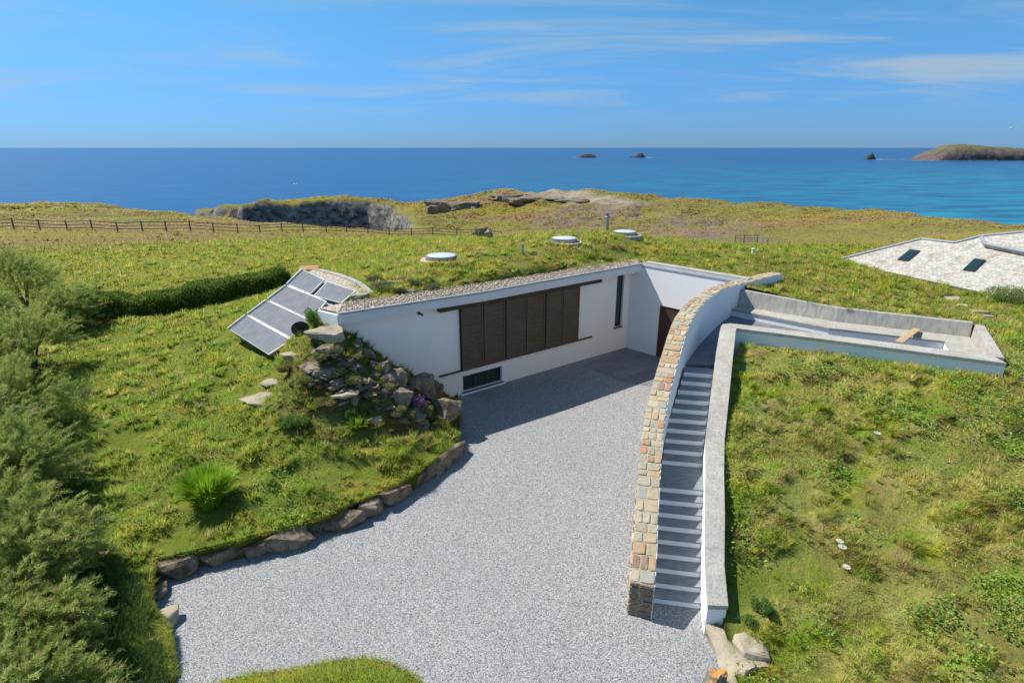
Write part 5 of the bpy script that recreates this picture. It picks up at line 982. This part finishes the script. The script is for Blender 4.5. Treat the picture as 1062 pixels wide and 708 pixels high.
for k, (u, v) in enumerate(((335, 372), (352, 388), (318, 398), (338, 420), (366, 396), (386, 412), (402, 402), (366, 372), (300, 384), (412, 428), (440, 428), (392, 384))):
    bush('scrub_clump', gat(u, v), random.uniform(.28, .5), .36, random.uniform(.16, .30), 'low olive scrub growing between the rocks of the pile', 'shrub', [(.24, .28, .07), (.36, .37, .11), (.28, .22, .10)], 3200, .045, 80 + k, 'scrub between the rocks of the pile', stems=False)
# daisies
def daisy(u, v, lab, r_=.085):
    p = gat(u, v); p[2] += .16; e = empty('daisy', (p[0], p[1], p[2] - .2), lab, 'flower', 'white flowers on the right slope'); mb = MB(); n = 13
    for k in range(n):
        a = 6.283 * k / n; w = .13; c, s_ = math.cos(a), math.sin(a); mb.add([(p[0] + c * .012, p[1] + s_ * .012, p[2]), (p[0] + math.cos(a - w) * r_ * .8, p[1] + math.sin(a - w) * r_ * .8, p[2] + .008), (p[0] + c * r_, p[1] + s_ * r_, p[2] + .004), (p[0] + math.cos(a + w) * r_ * .8, p[1] + math.sin(a + w) * r_ * .8, p[2] + .008)], [(0, 1, 2, 3)])
    mb.build('petals', M['petal'], e); MB().tube([(p[0], p[1], p[2] - .005), (p[0], p[1], p[2] + .014)], [.022, .016], 9).build('flower_centre', M['yolk'], e); MB().tube([(p[0], p[1], p[2] - .2), (p[0], p[1], p[2] - .006)], .004, 5).build('stem', M['stem'], e)
M['petal'] = simple('petals', (.8, .8, .8), .7, .2, var=.03); M['yolk'] = simple('flower_centre', (.55, .42, .15), .8, .1); M['stem'] = simple('stem', (.12, .2, .05), .8, .1)
daisy(869.7, 567, 'white flower, uppermost of the close pair on the lower right slope'); daisy(872.3, 573, 'white flower, lower one of the close pair on the lower right slope', .095); daisy(876.6, 594, 'white flower just below the close pair on the lower right slope'); daisy(908.5, 454.5, 'white flower alone in the middle of the right slope', .095)
# leafy ground cover on the right slope
def leaves():
    rg = np.random.default_rng(14)
    c = scatter(TV, TF, lambda c: 420 * (c[:, 0] > 4.3) * (c[:, 1] < 19) * vis(c[:, 0], c[:, 1]) * sstep(.565, .66, fbm(c[:, 0] * 1.15 + 71, c[:, 1] * 1.15 + 3, 3)) * (.4 + .6 * sstep(5.5, 9, c[:, 0])), rg)
    c2 = scatter(TV, TF, lambda c: 110 * (c[:, 0] < -3) * (c[:, 1] < 19) * vis(c[:, 0], c[:, 1]) * sstep(.60, .70, fbm(c[:, 0] * .9 + 11, c[:, 1] * .9 + 33, 3)), rg); c = np.vstack([c, c2]); n = len(c)
    P = c + np.column_stack([rg.normal(size=(n, 2)) * .03, .04 + .12 * rg.random(n)]); d = unit(np.column_stack([rg.normal(size=(n, 2)), .25 + .4 * rg.random(n)])); sd_ = unit(np.cross(d, np.array((0, 0, 1.))) + rg.normal(size=(n, 3)) * .25); l = .045 + .05 * rg.random(n); w = l * .55
    mid = P + d * (l * .5)[:, None]; tip = P + d * l[:, None]; V = np.stack([P, mid + sd_ * w[:, None] / 2, tip, mid - sd_ * w[:, None] / 2], 1).reshape(-1, 3); b = np.arange(n)[:, None] * 4; F = b + np.array([0, 1, 2, 3])
    col = np.array([(.22, .36, .05), (.17, .30, .05), (.30, .42, .08)])[rg.choice(3, n)] * (.7 + .6 * rg.random(n))[:, None]; o = raw_mesh('ground_cover', V, F, M['leaf'], col=np.repeat(col, 4, 0)); tag(o, kind='stuff'); print('leaves', n)
leaves()
# long dark grass at the lower left
def long_grass():
    rg = np.random.default_rng(9); F = TF; q_ = [tuple(at(u, v, .3)[:2]) for u, v in ((60, 560), (110, 572), (150, 620), (172, 690), (182, 760), (20, 760), (20, 640))]
    c = scatter(TV, F, lambda c: 900 * inside(q_, c[:, 0], c[:, 1]), rg); q2 = [tuple(at(u, v, .8)[:2]) for u, v in ((70, 400), (92, 400), (100, 560), (70, 580), (50, 520))]; c2 = scatter(TV, F, lambda c: 450 * inside(q2, c[:, 0], c[:, 1]), rg); c = np.vstack([c, c2]); n = len(c)
    d = unit(np.column_stack([.35 + rg.normal(size=n) * .45, -.1 + rg.normal(size=n) * .4, np.ones(n)])); sd_ = unit(np.cross(d, rg.normal(size=(n, 3)))); col = np.array([(.12, .21, .05), (.09, .17, .05), (.17, .25, .06)])[rg.choice(3, n)] * (.75 + .5 * rg.random(n))[:, None]
    o = tri_mesh('long_grass', c, d, sd_, .25 + .3 * rg.random(n), np.full(n, .014), col); tag(o, kind='stuff')
long_grass()
# grassy verge at the bottom of the picture
ve = [tuple(at(u, v, 0)[:2]) for u, v in ((205, 716), (232, 703), (262, 696), (300, 692), (345, 683), (378, 679.5), (408, 686), (432, 698), (447, 716))]; ve += [(-.9, 6.4), (-1.6, 5.2), (-3.6, 5.0), (-4.3, 6.2)]
gx, gy = np.meshgrid(np.arange(-6, 1, .12), np.arange(4.6, 9.4, .12)); x = gx.ravel(); y = gy.ravel(); ok = inside(ve, x, y); allp = [Vector(p) for p in ve] + [Vector(p) for p in np.column_stack([x[ok], y[ok]])]; vs, es, fs, *_ = delaunay_2d_cdt(allp, [(i, (i + 1) % len(ve)) for i in range(len(ve))], [], 1, 1e-5)
V = np.array([tuple(v) for v in vs]); F = np.array([tuple(f) for f in fs if len(f) == 3]); C = V[F].mean(1); F = F[inside(ve, C[:, 0], C[:, 1])]; dd_ = pdist(ve, V[:, 0], V[:, 1]); z = -.01 + .24 * sstep(0, .7, dd_) * (.7 + .6 * fbm(V[:, 0] * 3, V[:, 1] * 3, 3)); V3 = np.column_stack([V, z])
a = V[F[:, 1]] - V[F[:, 0]]; b = V[F[:, 2]] - V[F[:, 0]]; fl = (a[:, 0] * b[:, 1] - a[:, 1] * b[:, 0]) < 0; F[fl] = F[fl][:, ::-1]
g = raw_mesh('grass_verge', V3, F, M['ground'], col=meadow(V3[:, 0], V3[:, 1]) * .85, smooth=True); tag(g, kind='structure')
GPv = scatter(V3, F, lambda c: np.full(len(c), 1500.), RNG); n = len(GPv); GV2, GF2 = blades(GPv, np.full(n, .15), np.full(n, .013), .9, RNG); cc_ = meadow(GPv[:, 0], GPv[:, 1], None, RNG.random(n)); cc_ = cc_ + (PAL['br'] - cc_) * .35; GV2 = face_up(GV2); o = raw_mesh('verge_grass', GV2, GF2, M['grass'], col=np.repeat(cc_, 3, 0)); up_normals(o, n); tag(o, kind='stuff')

# ------------------------------------------------------------------ the neighbouring stone roofed house
L0 = at(867, 270, 2.6); E0 = at(1007, 300.5, 2.6); T0 = at(955, 248, 4.2); pn = np.cross(E0 - L0, T0 - L0); pn /= np.linalg.norm(pn); pn = pn if pn[2] > 0 else -pn
rp = lambda u, v, h=0.0: on_plane(u, v, L0 + pn * h, pn)
nb = empty('stone_roofed_house', (24, 31, 1.5), 'neighbouring low building with a pale stone slate roof and two rooflights', 'building')
oe = E0 + (E0 - L0) * .45
poly = [L0, rp(955, 248), rp(990, 252), rp(1017, 245), rp(1062, 240.8), rp(1130, 236), rp(1220, 290), oe]
MB().add([tuple(p) for p in poly] + [tuple(p - pn * .12) for p in poly], [tuple(range(8)), tuple(range(8, 16))[::-1]] + [(i, (i + 1) % 8, 8 + (i + 1) % 8, 8 + i) for i in range(8)]).build('roof', M['slates'], nb)
wp = [L0 + (poly[5] - L0) * .02 - np.array((0, 0, .15))] + [p - np.array((0, 0, .2)) for p in poly[1:]]; cen = sum(poly) / 8
MB().prism([tuple((p + (cen - p) * .03)[:2]) for p in poly], 0.5, [p[2] - .16 for p in poly]).build('wall', M['board'], nb)
mb = MB()
for a, b in zip(poly[:5], poly[1:6]): mb.bar(tuple(a + pn * .03), tuple(b + pn * .03), .16, .09, up=tuple(pn))
mb.build('verge_trim', M['flash'], nb)
p2 = [rp(1017.5, 245.8, .22), rp(1062, 241.3, .22), rp(1130, 236, .22), rp(1130, 272, .22), rp(1062, 261.5, .22), rp(1021, 253.2, .22)]
MB().add([tuple(p) for p in p2] + [tuple(p - pn * .2) for p in p2], [tuple(range(6)), tuple(range(6, 12))[::-1]] + [(i, (i + 1) % 6, 6 + (i + 1) % 6, 6 + i) for i in range(6)]).build('upper_roof', M['slates'], nb)
mb = MB()
for a, b in ((p2[0], p2[5]), (p2[5], p2[4]), (p2[4], p2[3])): mb.bar(tuple(a + pn * .03), tuple(b + pn * .03), .16, .09, up=tuple(pn))
mb.build('verge_trim', M['flash'], nb)
for q4 in (((943.7, 258.4), (954.4, 259.6), (941.4, 270.2), (930.6, 268.6)), ((1010.9, 267.6), (1022.5, 269.3), (1010.2, 281), (998.4, 279.2))):
    c = [rp(u, v, .08) for u, v in q4]; cen = sum(c) / 4; ins_ = [p + (cen - p) * .16 for p in c]; fo_ = MB().hexa([tuple(p - pn * .07) for p in c] + [tuple(p) for p in c]).build('rooflight', M['metal_dark'], nb); MB().hexa([tuple(p + pn * .002) for p in ins_] + [tuple(p + pn * .01) for p in ins_]).build('glass', M['glass'], fo_)
# ------------------------------------------------------------------ gulls
def gull(u, v, D_, lab, rz=.5):
    d = ray(u, v); t2 = D_ / d[1]; p = Vector((d[0] * t2, D_, CAMH + d[2] * t2)); mb = MB(); ax = Vector((math.cos(rz), math.sin(rz), 0)); sy = Vector((-ax.y, ax.x, 0)); up = Vector((0, 0, 1))
    mb.tube([p - ax * .32, p - ax * .2, p, p + ax * .16, p + ax * .24, p + ax * .33], [.015, .05, .085, .065, .05, .008], 10)
    mb.add([tuple(p - ax * .28 + sy * .02), tuple(p - ax * .45 + sy * .09), tuple(p - ax * .45 - sy * .09), tuple(p - ax * .28 - sy * .02), tuple(p - ax * .3 + up * .02)], [(0, 1, 2, 3), (0, 4, 1), (1, 4, 2), (2, 4, 3)])
    for s_ in (-1, 1):
        a0 = p + ax * .10 + sy * s_ * .05; a1 = p - ax * .10 + sy * s_ * .05; b0_ = p + ax * .16 + sy * s_ * .34 + up * .12; b1_ = p - ax * .06 + sy * s_ * .34 + up * .11; c0 = p - ax * .02 + sy * s_ * .72 + up * .05
        for dz, fl in ((.012, 0), (-.012, 1)): mb.add([tuple(q_ + up * dz) for q_ in (a0, b0_, b1_, a1)] + [tuple(c0)], [(0, 1, 2, 3), (1, 4, 2)])
    o = mb.build('gull', M['petal'], smooth=False); return tag(o, lab, 'bird')
gull(1049.5, 133, 95, 'white gull flying in the sky above the headland'); gull(306, 191, 120, 'white gull flying low over the sea above the cliff', 1.2)
